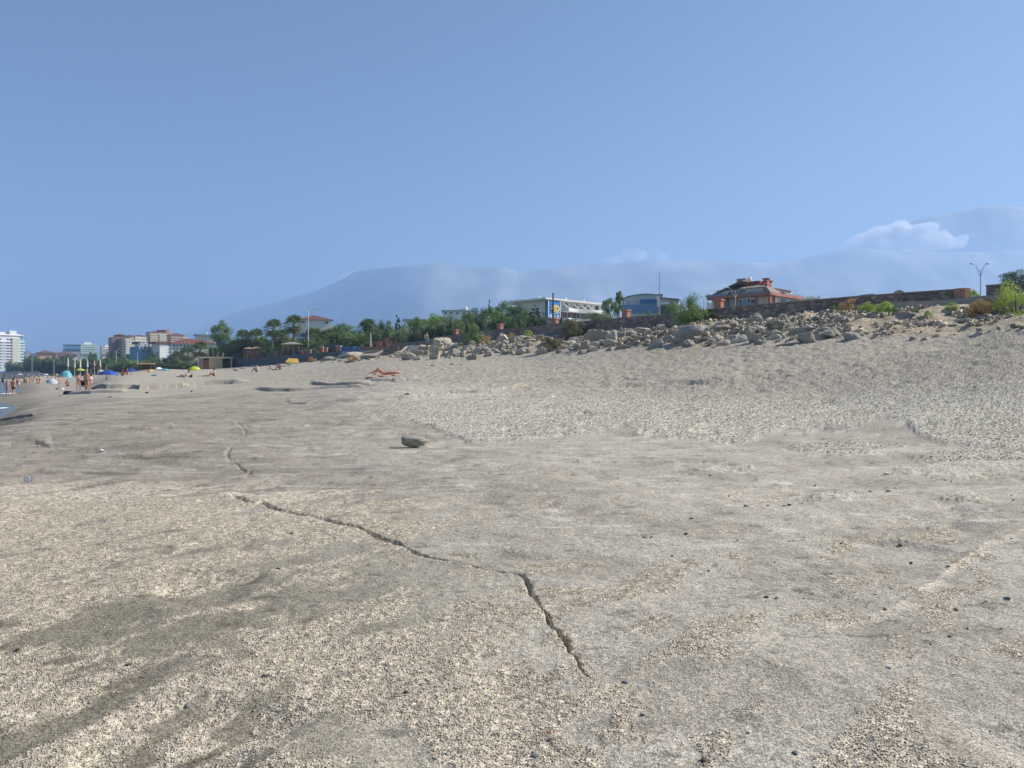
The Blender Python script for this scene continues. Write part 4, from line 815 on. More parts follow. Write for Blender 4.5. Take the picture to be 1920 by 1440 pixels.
plant('brown', 1078, 70, 598, 634, 62, 'shrub', 'brownish green shrub against the wall left of the biggest boulder', 'shrub', None, trunk=False)
plant('brown', 1030, 61.5, 628, 664, 46, 'shrub', 'dark scrub spilling down the boulders to the sand', 'shrub', None, trunk=False)
plant('bush', 1300, 53.2, 552, 612, 70, 'leafy_bush', 'tall leafy light green bush in front of the wall left of the nearest pillar', 'shrub', None, trunk=False)
plant('brown', 1317, 43.5, 622, 648, 26, 'dry_scrub', 'small dry dark scrub at the foot of the boulders', 'shrub', None, trunk=False)
for px, Y, a, b_, w_, k, lb in ((1588, 43.6, 556, 577, 30, 'dry', 'dry golden tuft against the wall'), (1624, 42.6, 561, 578, 28, 'lime', 'green tuft right of the dry golden one'), (1655, 41, 563, 586, 38, 'lime', 'broad bright green tuft on the bank'), (1678, 40.2, 572, 590, 22, 'bush', 'darker tuft right of the broad bright one'),
                          (1716, 38.6, 574, 585, 14, 'bush', 'small tuft below the concrete edge'), (1738, 37.5, 581, 593, 16, 'lime', 'tiny green tuft beside a half-buried stone'), (1784, 38.0, 565, 581, 24, 'lime', 'bright tuft just under the end of the wall'), (1826, 40.2, 543, 558, 22, 'lime', 'leafy tuft growing in the gap of the wall'),
                          (1834, 36.5, 560, 594, 42, 'dry', 'large dry brown scrub below the gap of the wall'), (1862, 37.2, 556, 580, 44, 'brown', 'brown-green scrub right of the dry one'), (1560, 45.2, 571, 583, 20, 'bush', 'small green tuft left of the dry golden one'), (1912, 30.6, 606, 620, 22, 'bush', 'little green tuft on the sand at the right edge'),
                          (957, 82, 621, 632, 14, 'dry', 'yellowish tuft above the upright slab'), (990, 78, 617, 632, 16, 'lime', 'yellow-green tuft under the wall left of the brown pole'), (1245, 54, 612, 622, 18, 'dry', 'dry reddish tuft between boulders right of the biggest one'), (912, 84, 628, 640, 20, 'dry', 'dry brown tuft right of the oleander'), (1208, 50.5, 651, 657, 26, 'dry', 'flat orange dry tuft on the sand below the boulders'), (660, 92, 663, 672, 22, 'dry', 'dry brown growth on the slabs left of the steps'), (586, 120, 668, 675, 16, 'dry', 'rusty dry growth right of the yellow tarpaulin')):
    plant(k, px, Y, a, b_, w_, 'tuft', lb, 'plant', None, fine=False, trunk=False)
plant('lime', 1905, 35.5, 524, 576, 68, 'broom_bush', 'large yellow-green feathery bush at the right edge', 'shrub', None, trunk=False, fine=True)
plant('dark', 1908, 58, 504, 545, 58, 'broadleaf_tree', 'dark green tree behind the wall at the right edge', T)
LMB = [(35, 'white tower'), (60, 'gap by the white tower'), (80, 'orange hotel'), (105, 'hotel stair tower'), (128, 'peach hotel wing'), (150, 'blue glass building'), (180, 'mint building'), (205, 'cream stepped block'), (235, 'pink tower block'), (252, 'cream tower'), (275, 'gabled hotel roof'), (298, 'sail-like gables'), (320, 'bright white block'), (350, 'long red roof'), (375, 'red roof ridge'), (999, 'tall round tree')]
def _lm(px, tab): return next(n for a, n in tab if px <= a)
def _sz(w_): return 'bushy' if w_ > 25 else 'rounded'
# belt of trees behind the far beach
k_ = 0
for Y, x0, x1, st, t0, t1, wd in ((470, 22, 235, 13, 668, 681, 22), (360, 60, 330, 13, 664, 676, 24), (270, 150, 400, 13, 668, 682, 26), (215, 205, 395, 12, 676, 688, 26)):
    x = x0
    while x < x1:
        top = _rp.uniform(t0, t1) - (4 if 200 < x else 0); yb = HY - (float(hz(P(x, Y), Y)) - EYE) * F / Y
        plant('hazy' if Y > 300 else _rp.choice(['dark', 'mid', 'mid']), x, Y, top, yb + 1, wd * _rp.uniform(.8, 1.25), 'broadleaf_tree', ('hazy' if Y > 300 else _sz(wd)) + ' green tree, ' + {470: 'farthest row', 360: 'far row', 270: 'middle row', 215: 'near row'}[Y] + ' of the belt, below the ' + _lm(x, LMB), T, 'trees of the belt behind the far beach', fine=False); x += st * _rp.uniform(.75, 1.3)
for (px, Y, a, w_, lb) in ((58, 430, 664, 26, 'dark rounded tree right of the white tower'), (93, 420, 672, 20, 'dark pointed tree in front of the orange hotel'), (122, 400, 662, 26, 'tall dark tree at the right end of the orange hotel'), (175, 380, 657, 18, 'dark tree under the mint building'), (70, 410, 668, 22, 'dark tree left of the orange hotel'), (215, 330, 655, 22, 'dark tree below the pink tower block'), (285, 290, 656, 26, 'dark tree between the gabled hotel and the white block'), (335, 270, 652, 28, 'dark tree under the long red roof')):
    plant('dark', px, Y, a, HY - (float(hz(P(px, Y), Y)) - EYE) * F / Y, w_, 'broadleaf_tree', lb, T, fine=False)
# palms
def frond_fan(mb, cols, base, dirv, L, r, c):
    """petiole with a fan of narrow blades"""
    d = Vector(dirv).normalized(); side = d.cross(Vector((0, 0, 1))).normalized(); up = side.cross(d); tip = Vector(base) + d * L * .5
    b0 = Vector(base); w_ = L * .012; n0 = len(mb.v); mb.add([b0 - side * w_, b0 + side * w_, tip + side * w_, tip - side * w_], [(0, 1, 2, 3)]); cols += [c] * (len(mb.v) - n0)
    for k in range(11):
        a = (k / 10 - .5) * 2.5; v = (d * math.cos(a) + side * math.sin(a)).normalized(); l = L * .5 * (1 - .25 * abs(k / 10 - .5)) * r.uniform(.85, 1.1); e = tip + v * l * .75 + up * r.uniform(-.02, .03) * L; e2 = tip + v * l - Vector((0, 0, l * .28)); q = v.cross(up).normalized() * l * .07
        n0 = len(mb.v); mb.add([tip, tip + v * l * .4 + q, e + q * .7, e2, e - q * .7, tip + v * l * .4 - q], [(0, 1, 2, 5), (5, 2, 4, 4) if False else (5, 2, 4), (2, 3, 4)]); cols += [c] * (len(mb.v) - n0)
def frond_pinnate(mb, cols, base, az, el, L, r, c):
    p = Vector(base); pts = [p.copy()]; n = 9
    for k in range(n):
        e = el - (k / n) * 1.55; p = p + Vector((math.cos(az) * math.cos(e), math.sin(az) * math.cos(e), math.sin(e))) * L / n; pts.append(p.copy())
    for k in range(n):
        a, b_ = pts[k], pts[k + 1]; t = (b_ - a).normalized(); side = t.cross(Vector((0, 0, 1))).normalized(); w_ = L * .006; n0 = len(mb.v)
        mb.add([a - side * w_, a + side * w_, b_ + side * w_, b_ - side * w_], [(0, 1, 2, 3)])
        for j in (0, .33, .66):
            m_ = a.lerp(b_, j); ll = L * .22 * math.sin(math.pi * min(1, (k + j + 1) / (n + 1))) * r.uniform(.8, 1.15)
            for sg in (-1, 1):
                v = (side * sg + t * .6 - Vector((0, 0, .45))).normalized() * ll; mb.add([m_ - t * L * .008, m_ + t * L * .02, m_ + v], [(0, 1, 2)])
        cols += [c] * (len(mb.v) - n0)
def palm_meshes(kind, seed):
    r = random.Random(seed); mb = MB(); cols = []; dead = MB(); dc = []
    n = 58 if kind == 'fan' else 52
    for k in range(n):
        az = k * 2.39996; t = (k + .5) / n; el = 1.40 - 2.45 * t; c = (.09 + .09 * r.random() + .06 * t, .15 + .11 * r.random(), .05 + .04 * r.random())
        d = (math.cos(az) * math.cos(el), math.sin(az) * math.cos(el), math.sin(el)); L = r.uniform(.85, 1.1)
        if kind == 'fan': frond_fan(mb, cols, (d[0] * .04, d[1] * .04, 0), d, L, r, c)
        else: frond_pinnate(mb, cols, (0, 0, 0), az, min(el, 1.3) + .25, L * 1.1, r, c)
    me = mb.mesh('fronds'); a = me.color_attributes.new('Col', 'FLOAT_COLOR', 'POINT'); cc = np.ones((len(mb.v), 4), np.float32); cc[:, :3] = cols; a.data.foreach_set('color', cc.ravel()); me.materials.append(LEAF)
    return me
_pm = {k: [palm_meshes(k, s) for s in (1, 2)] for k in ('fan', 'date')}
def palm(kind, px, Y, ytop, R, label, group, stout=.16):
    """R: frond reach in photo pixels"""
    x = P(px, Y); g = float(hz(x, Y)); rr = R * 1.22 * Y / F; zc = Zp(ytop, Y) - rr * .8; o = empty('fan_palm' if kind == 'fan' else 'date_palm', (x, Y, g - .05), label, 'palm tree', group, _rp.uniform(0, 6))
    c = link('crown', _pm[kind][_rp.randrange(2)], None, o, (0, 0, zc - g)); c.scale = (rr, rr, rr); H = zc - g
    pts = [(0, 0, 0), (stout * .3, 0, H * .4), (0, stout * .2, H * .8), (0, 0, H + .05)]; mb = MB().tube(pts, [stout * 1.35, stout, stout * .95, stout * 1.3], 9); mb.build('trunk', PBARK, o, smooth=True)
    sk = MB()
    for k in range(16):
        a = k * .393; sk.add([(math.cos(a) * stout, math.sin(a) * stout, H), (math.cos(a + .35) * stout, math.sin(a + .35) * stout, H), (math.cos(a + .17) * rr * .16, math.sin(a + .17) * rr * .16, H - rr * .28)], [(0, 1, 2)])
    sk.build('dead_leaves', mat('dead_frond', (.26, .19, .11), var=.3), o)
G = 'fan palms along the promenade'
palm('fan', 551, 148, 591, 19, 'tall fan palm with a bare trunk left of the white street lamp', G, .22)
palm('fan', 513, 165, 599, 18, 'fan palm left of the tall bare-trunked one', G); palm('fan', 527, 158, 618, 17, 'lower fan palm between two taller ones left of the lamp', G)
palm('fan', 458, 178, 618, 17, 'fan palm right of the tall round tree', G); palm('fan', 480, 176, 617, 17, 'second fan palm right of the tall round tree', G); palm('fan', 493, 170, 632, 16, 'short fan palm by the thin lamp post', G)
palm('fan', 588, 150, 614, 20, 'fan palm right of the white street lamp', G); palm('fan', 614, 148, 618, 19, 'fan palm between the lamp and the light broad tree', G); palm('fan', 600, 142, 628, 18, 'low fan palm behind the orange pillars', G)
palm('fan', 632, 146, 622, 18, 'low fan palm left of the date palm', G); palm('fan', 443, 182, 636, 15, 'low fan palm beside the tall round tree', G); palm('fan', 375, 205, 640, 17, 'fan palm left of the tall round tree', G); palm('fan', 352, 215, 650, 15, 'fan palm below the long red roof', G); palm('fan', 332, 225, 660, 13, 'short fan palm at the left end of the palm row', G)
palm('fan', 688, 150, 598, 19, 'fan palm rising behind the date palm', G)
palm('date', 672, 132, 620, 31, 'broad date palm with drooping fronds behind the blue-railed terrace', None, .3); palm('date', 590, 136, 632, 24, 'low date palm at the right of the white street lamp', None, .25)
# leaning bare trunk behind the wall
t_ = empty('dead_tree', (P(806, 112), 112, 5.3), 'crooked bare grey trunk leaning over the wall beside the seated person', 'tree')
mb = MB().tube([(0, 0, 0), (.5, 0, .8), (.7, 0, 2.0), (1.0, 0, 3.0), (1.5, 0, 3.4)], [.16, .13, .1, .07, .03], 7); mb.tube([(.15, 0, .3), (-.6, 0, .2), (-1.2, .2, -.1)], [.1, .07, .03], 6); mb.build('trunk', mat('grey_bark', (.36, .31, .27), var=.2, scale=5), t_)
mb = MB()
for k in range(14): mb.tube([(1.0 + .04 * k, 0, 3.0 + .02 * k), (1.3 + .14 * k, .1 * (k % 3), 3.0 + .35 * math.sin(k)), (1.6 + .2 * k * .9, .1, 2.9 + .45 * math.sin(k * 1.7))], [.03, .02, .01], 4)
mb.build('twigs', BARK, t_)
# ------------------------------------------------------------------ boulders and stones
ROCK = mat('boulder_stone', (.44, .39, .31), rough=.9, var=.25, scale=1.7, bump=.05, bscale=5, mix=(.30, .28, .25))
ROCKP = mat('pale_boulder_stone', (.58, .52, .41), rough=.9, var=.2, scale=1.7, bump=.05, bscale=5, mix=(.42, .38, .31))
def rock_mesh(seed, flat_=1.0, cuts=11, lvl=4, rough_=.05, name='boulder'):
    bm = bmesh.new(); bmesh.ops.create_icosphere(bm, subdivisions=lvl, radius=1); me = bpy.data.meshes.new(name); bm.to_mesh(me); bm.free()
    n = len(me.vertices); v = np.empty(n * 3); me.vertices.foreach_get('co', v); v = v.reshape(-1, 3); d = v / np.linalg.norm(v, axis=1, keepdims=True)
    r = np.random.default_rng(seed); pn = r.normal(size=(cuts, 3)); pn /= np.linalg.norm(pn, axis=1, keepdims=True); pd = r.uniform(.42, .80, cuts)
    c = np.maximum(d @ pn.T, 1e-3); R = np.minimum((pd[None] / c).min(1), 1.15)
    nz = fbm(d[:, 0] * 3 + seed + d[:, 2] * 2, d[:, 1] * 3 - d[:, 2] * 2.4, seed, 4) - .5; R = R * (1 + nz * rough_ * 3)
    v = d * R[:, None]; v /= np.abs(v).max(0) ; v *= .5; me.vertices.foreach_set('co', v.ravel()); me.update(); me.polygons.foreach_set('use_smooth', np.ones(len(me.polygons), bool)); return me
RM = []
for i in range(14):
    me = rock_mesh(i + 1, cuts=10 + i % 5, lvl=4, rough_=.04 + .03 * (i % 3)); me.polygons.foreach_set('use_smooth', np.zeros(len(me.polygons), bool)); RM.append(me)
RMG = [m.copy() for m in RM]
for m in RM: m.name = 'boulder'; m.materials.append(ROCK)
for m in RMG: m.name = 'boulder'; m.materials.append(ROCKP)
_rr = random.Random(11)
def rock(px, py, wpx, hpx, Y, label, group=None, pale=False, tilt=0, i=None, name='boulder', cat='rock', dz=0, depth=None, rz=None, ground=True):
    """a rock whose middle is seen at px, py"""
    x = P(px, Y); w_ = wpx * Y / F; h_ = hpx * Y / F; z = Zp(py, Y)
    me = (RMG if pale else RM)[_rr.randrange(len(RM)) if i is None else i]
    o = link(name, me, None, None, (x, Y, z + dz)); d = depth or max(w_, h_) * _rr.uniform(.7, 1.0)
    if ground: x, Y, zg = hitd(px, py + hpx * .38, max(6, Y * .7), Y * 1.4, 500); z = zg + h_ * .20; o.location = (x, Y + d * .25, z)
    o.scale = (w_ * 1.08, d, h_ * 1.12); o.rotation_euler = (_rr.uniform(-.15, .15), tilt, _rr.uniform(-.5, .5) if rz is None else rz)
    return tag(o, label, cat, group)
def bankY(px, py):
    """distance of the bank surface seen at px, py"""
    return hit(px, py, 8, 140)[1]
BIG = [(1122,629,58,44,60.5,'largest grey boulder, round-backed, right of the brownish shrub',0,-.1,0,0),
 (1098,646,24,24,59.5,'angular grey boulder leaning at the left foot of the largest one',0,.3,3,0), (1144,633,26,30,59.3,'pale cracked block against the right side of the largest boulder',1,.4,5,0),
 (944,634,24,27,86,'pale flat-faced slab standing upright below the wall',1,.12,7,0), (963,636,22,16,85,'pointed rock just right of the upright slab',0,-.3,2,0), (828,640,34,20,97,'broad pale rounded boulder at the left end of the rock bank',1,.05,8,0),
 (804,658,34,10,92,'long pale slab lying slanted at the left end of the rock bank',1,-.35,10,0), (1292,626,74,34,49.5,'huge flat sloping slab below the leafy bush',0,-.28,4,0), (1350,613,34,14,47.6,'flat grey slab right of the leafy bush',0,-.1,1,0),
 (1408,621,34,22,42.3,'pale pyramid-shaped boulder in the middle of the right rock bank',1,0,6,0), (1381,633,40,17,41.3,'long dark-sided boulder in front of the pyramid-shaped one',0,-.25,9,0), (1565,623,44,26,38.2,'square pale block half buried at the right end of the rock bank',1,.05,12,0),
 (1538,629,30,17,38.0,'dark angular rock left of the square pale block',0,-.2,13,0), (1463,607,40,18,44.4,'grey flat boulder under the wall right of the villa',0,-.1,11,0), (1252,636,28,17,51.2,'rounded boulder at the foot of the huge sloping slab',0,0,5,0), (1208,618,36,16,55.5,'long pale slab right of the largest boulder',1,-.2,10,0),
 (1728,607,30,18,34.6,'dark wedge-shaped rock sticking out of the sandy bank',0,-.45,3,0), (1640,589,38,15,38.6,'dark half-buried slab below the bright green tufts',0,.12,4,0), (1703,588,34,14,37.5,'half-buried boulder beside the tiny green tuft',0,.1,0,0), (1575,597,28,18,40.8,'dark slanting rock below the dry golden tuft',0,-.5,13,0),
 (1816,600,42,13,33.9,'low grey rocks in the shade below the dry brown scrub',0,-.1,9,0), (1784,611,17,8,33.2,'small pale stone on the sand below the scrub',1,0,6,0), (1474,646,36,9,37.6,'flat dark-edged stone lying out on the sand below the bank',0,-.25,10,0), (1421,642,16,9,39.0,'small dark stone left of the flat one on the sand',0,-.3,2,0),
 (982,655,32,18,66.5,'sloping pale slab under the dark scrub',1,-.35,7,0), (905,652,26,12,84,'grey boulder in the middle of the left rock bank',0,-.1,1,0), (850,666,30,9,76,'long low grey slab along the foot of the left rock bank',0,-.15,10,0), (848,651,30,16,82,'big slanting grey boulder left of the oleander',0,-.35,8,0), (875,653,24,11,83,'oval speckled boulder below the oleander',1,-.15,5,0),
 (700,658,40,9,101,'flat dark slab jutting out left of the steps',0,-.25,10,0), (722,660,34,8,99,'long tilted grey slab beside the steps',0,-.42,9,0), (690,668,42,10,97,'thick dark-edged slab at the foot of the pile left of the steps',0,-.15,10,0), (612,672,34,12,112,'dark bluish slanting slab right of the yellow tarpaulin',0,-.2,3,0), (655,665,60,13,108,'long pale rubble slab left of the steps',1,-.15,9,0), (630,666,40,9,113,'smooth grey slab above the rubble',0,-.1,10,0),
 (604,678,10,4,98,'small white stone at the foot of the rubble',1,0,6,0), (846,682,10,4,62,'tan flat stone lying alone on the sand',1,0,2,0), (863,683,8,2.5,61,'white flat stone beside the tan one',1,0,4,0), (845,670,8,6,74.5,'small bright white block at the foot of the left rock bank',1,0,12,0), (810,685,8,3,75,'little grey stone on the sand above the tan one',0,0,3,0),
 (1070,664,14,3,54,'thin dark slab on the sand below the dark scrub',0,-.05,10,0), (1090,663,14,4,54,'small flat stone beside the thin dark slab',0,-.05,9,0)]
for px, py, w_, h_, Y, lb, pale, tl, i, _ in BIG: rock(px, py, w_, h_, Y, lb, None, bool(pale), tl, i)
GR = 'boulders heaped below the promenade wall'
cnt = 0
LMR = [(785, 'heap end by the white panels'), (812, 'below the seated person'), (842, 'by the broad pale rounded boulder'), (868, 'left of the oleander'), (895, 'below the oleander'), (922, 'right of the oleander'), (955, 'by the upright slab'), (985, 'right of the upright slab'), (1015, 'left of the dark scrub'), (1050, 'below the brown pole'), (1085, 'below the brownish shrub'), (1112, 'left of the largest boulder'), (1142, 'at the foot of the largest boulder'), (1175, 'right of the largest boulder'), (1205, 'below the blue hall'), (1235, 'below the thin mast'), (1265, 'left of the huge sloping slab'), (1300, 'by the huge sloping slab'), (1335, 'below the leafy bush'), (1365, 'below the nearest brick pillar'), (1395, 'left of the pyramid-shaped boulder'), (1425, 'by the pyramid-shaped boulder'), (1460, 'below the middle of the villa'), (1495, 'below the right end of the villa'), (1530, 'below the water tanks'), (9999, 'near the square pale block')]
for row in range(7):
    px = 768 + row * 5
    while px < 1630:
        u = px + _rr.uniform(-6, 6); foot = np.interp(u, [760, 850, 1000, 1175, 1348, 1560], [673, 671, 664, 652, 645, 639]); top = np.interp(u, [760, 860, 1000, 1120, 1175, 1348, 1480, 1560], [650, 634, 626, 622, 617, 603, 590, 586])
        t = (row + _rr.uniform(.0, 1)) / 7; py = foot + (top - foot) * t + 1
        near = np.interp(u, [760, 1560], [0, 1]); Y = bankY(u, py + 2)
        w_ = _rr.uniform(11, 26) * (1 + .30 * near) * (1.1 - .25 * t) * _rr.choice([.55, .8, 1, 1, 1.25]); h_ = w_ * _rr.uniform(.42, .80)
        pl = _rr.random() < .42; lb = ('small' if w_ < 14 else 'mid-sized' if w_ < 22 else 'large') + (' pale' if pl else ' dark grey') + ' boulder, ' + ('bottom row', 'second row up', 'third row up', 'middle row', 'third row down', 'second row down', 'top row')[row] + ', ' + _lm(u, LMR)
        if u > 1560 and _rr.random() < (u - 1540) / 110: px += 20; continue
        rock(u, py - h_ * .12, w_, h_, Y, lb, GR, pl, _rr.uniform(-.6, .25)); cnt += 1
        px += w_ * .86 + 11
G2 = 'stones scattered over the sandy bank at the right'
for k in range(34):
    u = _rr.uniform(1575, 1800); foot = 637; top = np.interp(u, [1575, 1800], [590, 585]); t = _rr.random() ** 1.3; py = foot + (top - foot) * t; Y = bankY(u, py + 1); w_ = _rr.uniform(5, 17) * (1.2 - .5 * t)
    rock(u, py, w_, w_ * _rr.uniform(.4, .7), Y, ('larger' if w_ > 10 else 'small') + ' loose stone on the sandy bank, ' + _lm(u, [(1620, 'just right of the square pale block'), (1665, 'below the broad green tuft'), (1710, 'below the darker tuft'), (1755, 'around the dark wedge-shaped rock'), (9999, 'left of the dry brown scrub')]), G2, _rr.random() < .4, _rr.uniform(-.4, .3))
G3 = 'rubble stones along the upper beach left of the steps'
for k in range(44):
    u = _rr.uniform(440, 735); base = np.interp(u, [440, 560, 640, 735], [697, 682, 680, 676]); py = base - _rr.random() * 8; Y = hit(u, py, 40, 135)[1]; w_ = _rr.uniform(5, 15)
    rock(u, py - 1, w_, w_ * _rr.uniform(.3, .5), Y, ('longer' if w_ > 10 else 'small') + (' flat' if k % 2 else ' lumpy') + ' tan stone on the upper beach, ' + _lm(u, [(480, 'right of the hut'), (520, 'below the dark retaining wall'), (560, 'by the yellow tarpaulin'), (600, 'right of the yellow tarpaulin'), (640, 'by the bluish slanting slab'), (690, 'below the pale rubble slab'), (999, 'at the foot of the steps')]), G3, _rr.random() < .6, _rr.uniform(-.3, .2))
# the single big stone on the shelf and small ones around
X0, Y0 = flat(775, 839)
def loaf():
    me = rock_mesh(83, cuts=3, rough_=.02, name='stone'); n = len(me.vertices); v = np.empty(n * 3); me.vertices.foreach_get('co', v); v = v.reshape(-1, 3); d = v / np.linalg.norm(v, axis=1, keepdims=True)
    R = 1 / (np.abs(d) ** 3.6).sum(1) ** (1 / 3.6); R *= 1 + (fbm(d[:, 0] * 2.2 + 9, d[:, 1] * 2 + d[:, 2] * 2, 88, 4) - .5) * .30; v = d * R[:, None] * .5
    v[:, 1] += v[:, 2] * -.12; v[:, 0] *= 1 - .18 * (v[:, 2] < 0) * np.abs(v[:, 2]) * 2; v[:, 2] *= 1 - .25 * np.clip(v[:, 0] * 2, 0, 1); me.vertices.foreach_set('co', v.ravel()); me.update(); return me
s = tag(link('stone', loaf(), mat('sandstone', (.36, .335, .27), var=.15, scale=9, bump=.006, bscale=40, mix=(.29, .275, .235)), None, (X0, Y0 + .16, float(hz(X0, Y0) + detail(np.array([[X0]]), np.array([[Y0]]))[0, 0]) + .125)), 'oblong sandstone block lying alone on the rock shelf, left of centre', 'stone')
s.scale = (.54, .34, .23); s.rotation_euler = (.12, .05, .1)
def pebble(px, py, wpx, label, i, col='g', grp=None, hf=.5):
    X_, Y_ = flat(px, py) if py > 800 else hit(px, py)
    m = {'g': ROCK, 'w': mat('white_pebble', (.68, .66, .60), var=.1, scale=30), 'd': mat('dark_pebble', (.09, .085, .075), var=.2, scale=30), 'r': mat('terracotta_pebble', (.46, .22, .13), var=.15, scale=30), 'o': mat('olive_pebble', (.16, .15, .09), var=.2, scale=30), 'b': mat('blue_grey_pebble', (.22, .24, .245), var=.15, scale=30)}[col]
    key = (i % 5, col)
    if key not in _pb:
        me = rock_mesh(200 + i % 5, cuts=5, lvl=3, rough_=.02, name='pebble'); me.materials.append(m); _pb[key] = me
    w_ = wpx * Y_ / F; zz = float(hz(X_, Y_) + detail(np.array([[X_]]), np.array([[Y_]]))[0, 0]); o = link('pebble', _pb[key], None, None, (X_, Y_, zz + w_ * hf * .32)); o.scale = (w_, w_ * .8, w_ * hf); o.rotation_euler = (0, 0, i * 1.3)
    return tag(o, label, 'pebble', grp)
_pb = {}
for k, (px, py, w_, c, lb) in enumerate([(191, 849, 12, 'w', 'white stone on the left part of the rock shelf'), (1286, 1005, 11, 'b', 'pale grey-green pebble right of centre'), (1208, 1010, 8, 'g', 'flat tan pebble left of the grey-green one'), (1222, 1010, 7, 'g', 'small brown pebble between the tan and grey-green ones'), (1689, 1018, 11, 'o', 'dark olive pebble on the bare shelf at the right'),
    (1709, 1049, 10, 'd', 'dark flat pebble below the olive one'), (1888, 1121, 14, 'b', 'blue-grey pebble near the right edge'), (1849, 1123, 9, 'w', 'whitish pebble left of the blue-grey one'), (1792, 1137, 12, 'g', 'tan wedge-shaped pebble left of the whitish one'), (1660, 1142, 9, 'g', 'pebble at the end of the pale scratch'), (1631, 1155, 6, 'd', 'dark pebble on the pale scratch'), (1666, 1257, 12, 'w', 'whitish oval pebble at lower right'),
    (1780, 1194, 9, 'o', 'olive pebble by the white patch at lower right'), (1491, 1422, 14, 'b', 'grey pebble near the bottom edge right of centre'), (1325, 1432, 22, 'd', 'dark pebble on the gravel at the bottom edge'), (1405, 1379, 12, 'w', 'pale pebble on the gravel at bottom right'), (1029, 1378, 13, 'r', 'terracotta pebble on the gravel at the bottom'), (1003, 1417, 18, 'b', 'grey-green pebble at the bottom edge'), (351, 1319, 14, 'b', 'light grey round pebble at lower left'),
    (499, 1274, 16, 'd', 'dark grey pebble on the gravel at lower left'), (584, 1311, 13, 'b', 'slate-coloured pebble left of the bottom centre'), (33, 1217, 16, 'o', 'brown pebble at the left edge'), (240, 1249, 14, 'd', 'black pebble at lower left'), (546, 1003, 9, 'd', 'small dark brown pebble on the left gravel'), (524, 1067, 11, 'b', 'pale grey pebble on the left gravel'), (330, 1104, 10, 'w', 'whitish pebble on the left gravel'), (760, 1300, 11, 'd', 'dark pebble left of the crack bottom'),
    (713, 1299, 12, 'd', 'charcoal pebble at the bottom left of centre'), (1172, 1282, 13, 'b', 'grey pebble right of the lower crack'), (1206, 1345, 13, 'b', 'greenish grey pebble in the gravel right of the crack'), (1259, 1161, 9, 'b', 'bluish pebble right of the crack'), (914, 1301, 13, 'w', 'white-edged pebble on the bottom gravel'), (1030, 1391, 15, 'd', 'dark shard below the terracotta pebble'), (936, 876, 8, 'w', 'small white pebble below the oblong block'), (1480, 945, 10, 'd', 'dark flat pebble on the shelf right of centre'),
    (1397, 949, 9, 'o', 'olive flat pebble left of the dark one'), (1437, 1119, 10, 'd', 'black flake on the shelf right of the crack'), (1455, 1120, 9, 'd', 'second black flake right of the first'), (1662, 887, 11, 'w', 'white chip on the shelf below the shingle'), (1666, 918, 13, 'w', 'flat white chip below the first white chip'), (1761, 806, 11, 'w', 'white stone in the shingle at the right'), (762, 745, 12, 'd', 'dark round stone at the end of a thin ledge'), (320, 794, 6, 'w', 'tiny white stone on the far left shelf'), (199, 941, 8, 'w', 'white chip at the edge of the left gravel')]):
    pebble(px, py, w_, lb, k, c)
GP = 'loose dark pebbles strewn on the right shelf'
for k in range(48):
    px = _rr.uniform(1250, 1915); py = _rr.uniform(875, 1250) if k % 3 else _rr.uniform(870, 960)
    pebble(px, py, _rr.uniform(4, 8), 'small loose pebble on the bare right shelf, ' + _lm(px, [(1380, 'nearest the crack side'), (1520, 'left part'), (1660, 'middle part'), (1790, 'right part'), (9999, 'close to the right edge')]) + (', far' if py < 935 else ', half way' if py < 1060 else ', near'), k, _rr.choice(['g', 'o', 'g', 'd', 'b', 'w']), GP)
# bottle cap
X_, Y_ = flat(53, 906); c_ = empty('bottle_cap', (X_, Y_, .06), 'violet and white plastic bottle cap at the left edge of the shelf', 'bottle cap')
MB().tube([(0, -.02, 0), (0, .02, 0)], .05, 16).build('cap', mat('violet_plastic', (.10, .07, .14), rough=.4), c_); MB().tube([(0, -.026, 0), (0, -.0201, 0)], [.054, .054], 16).build('rim', WHITE, c_)

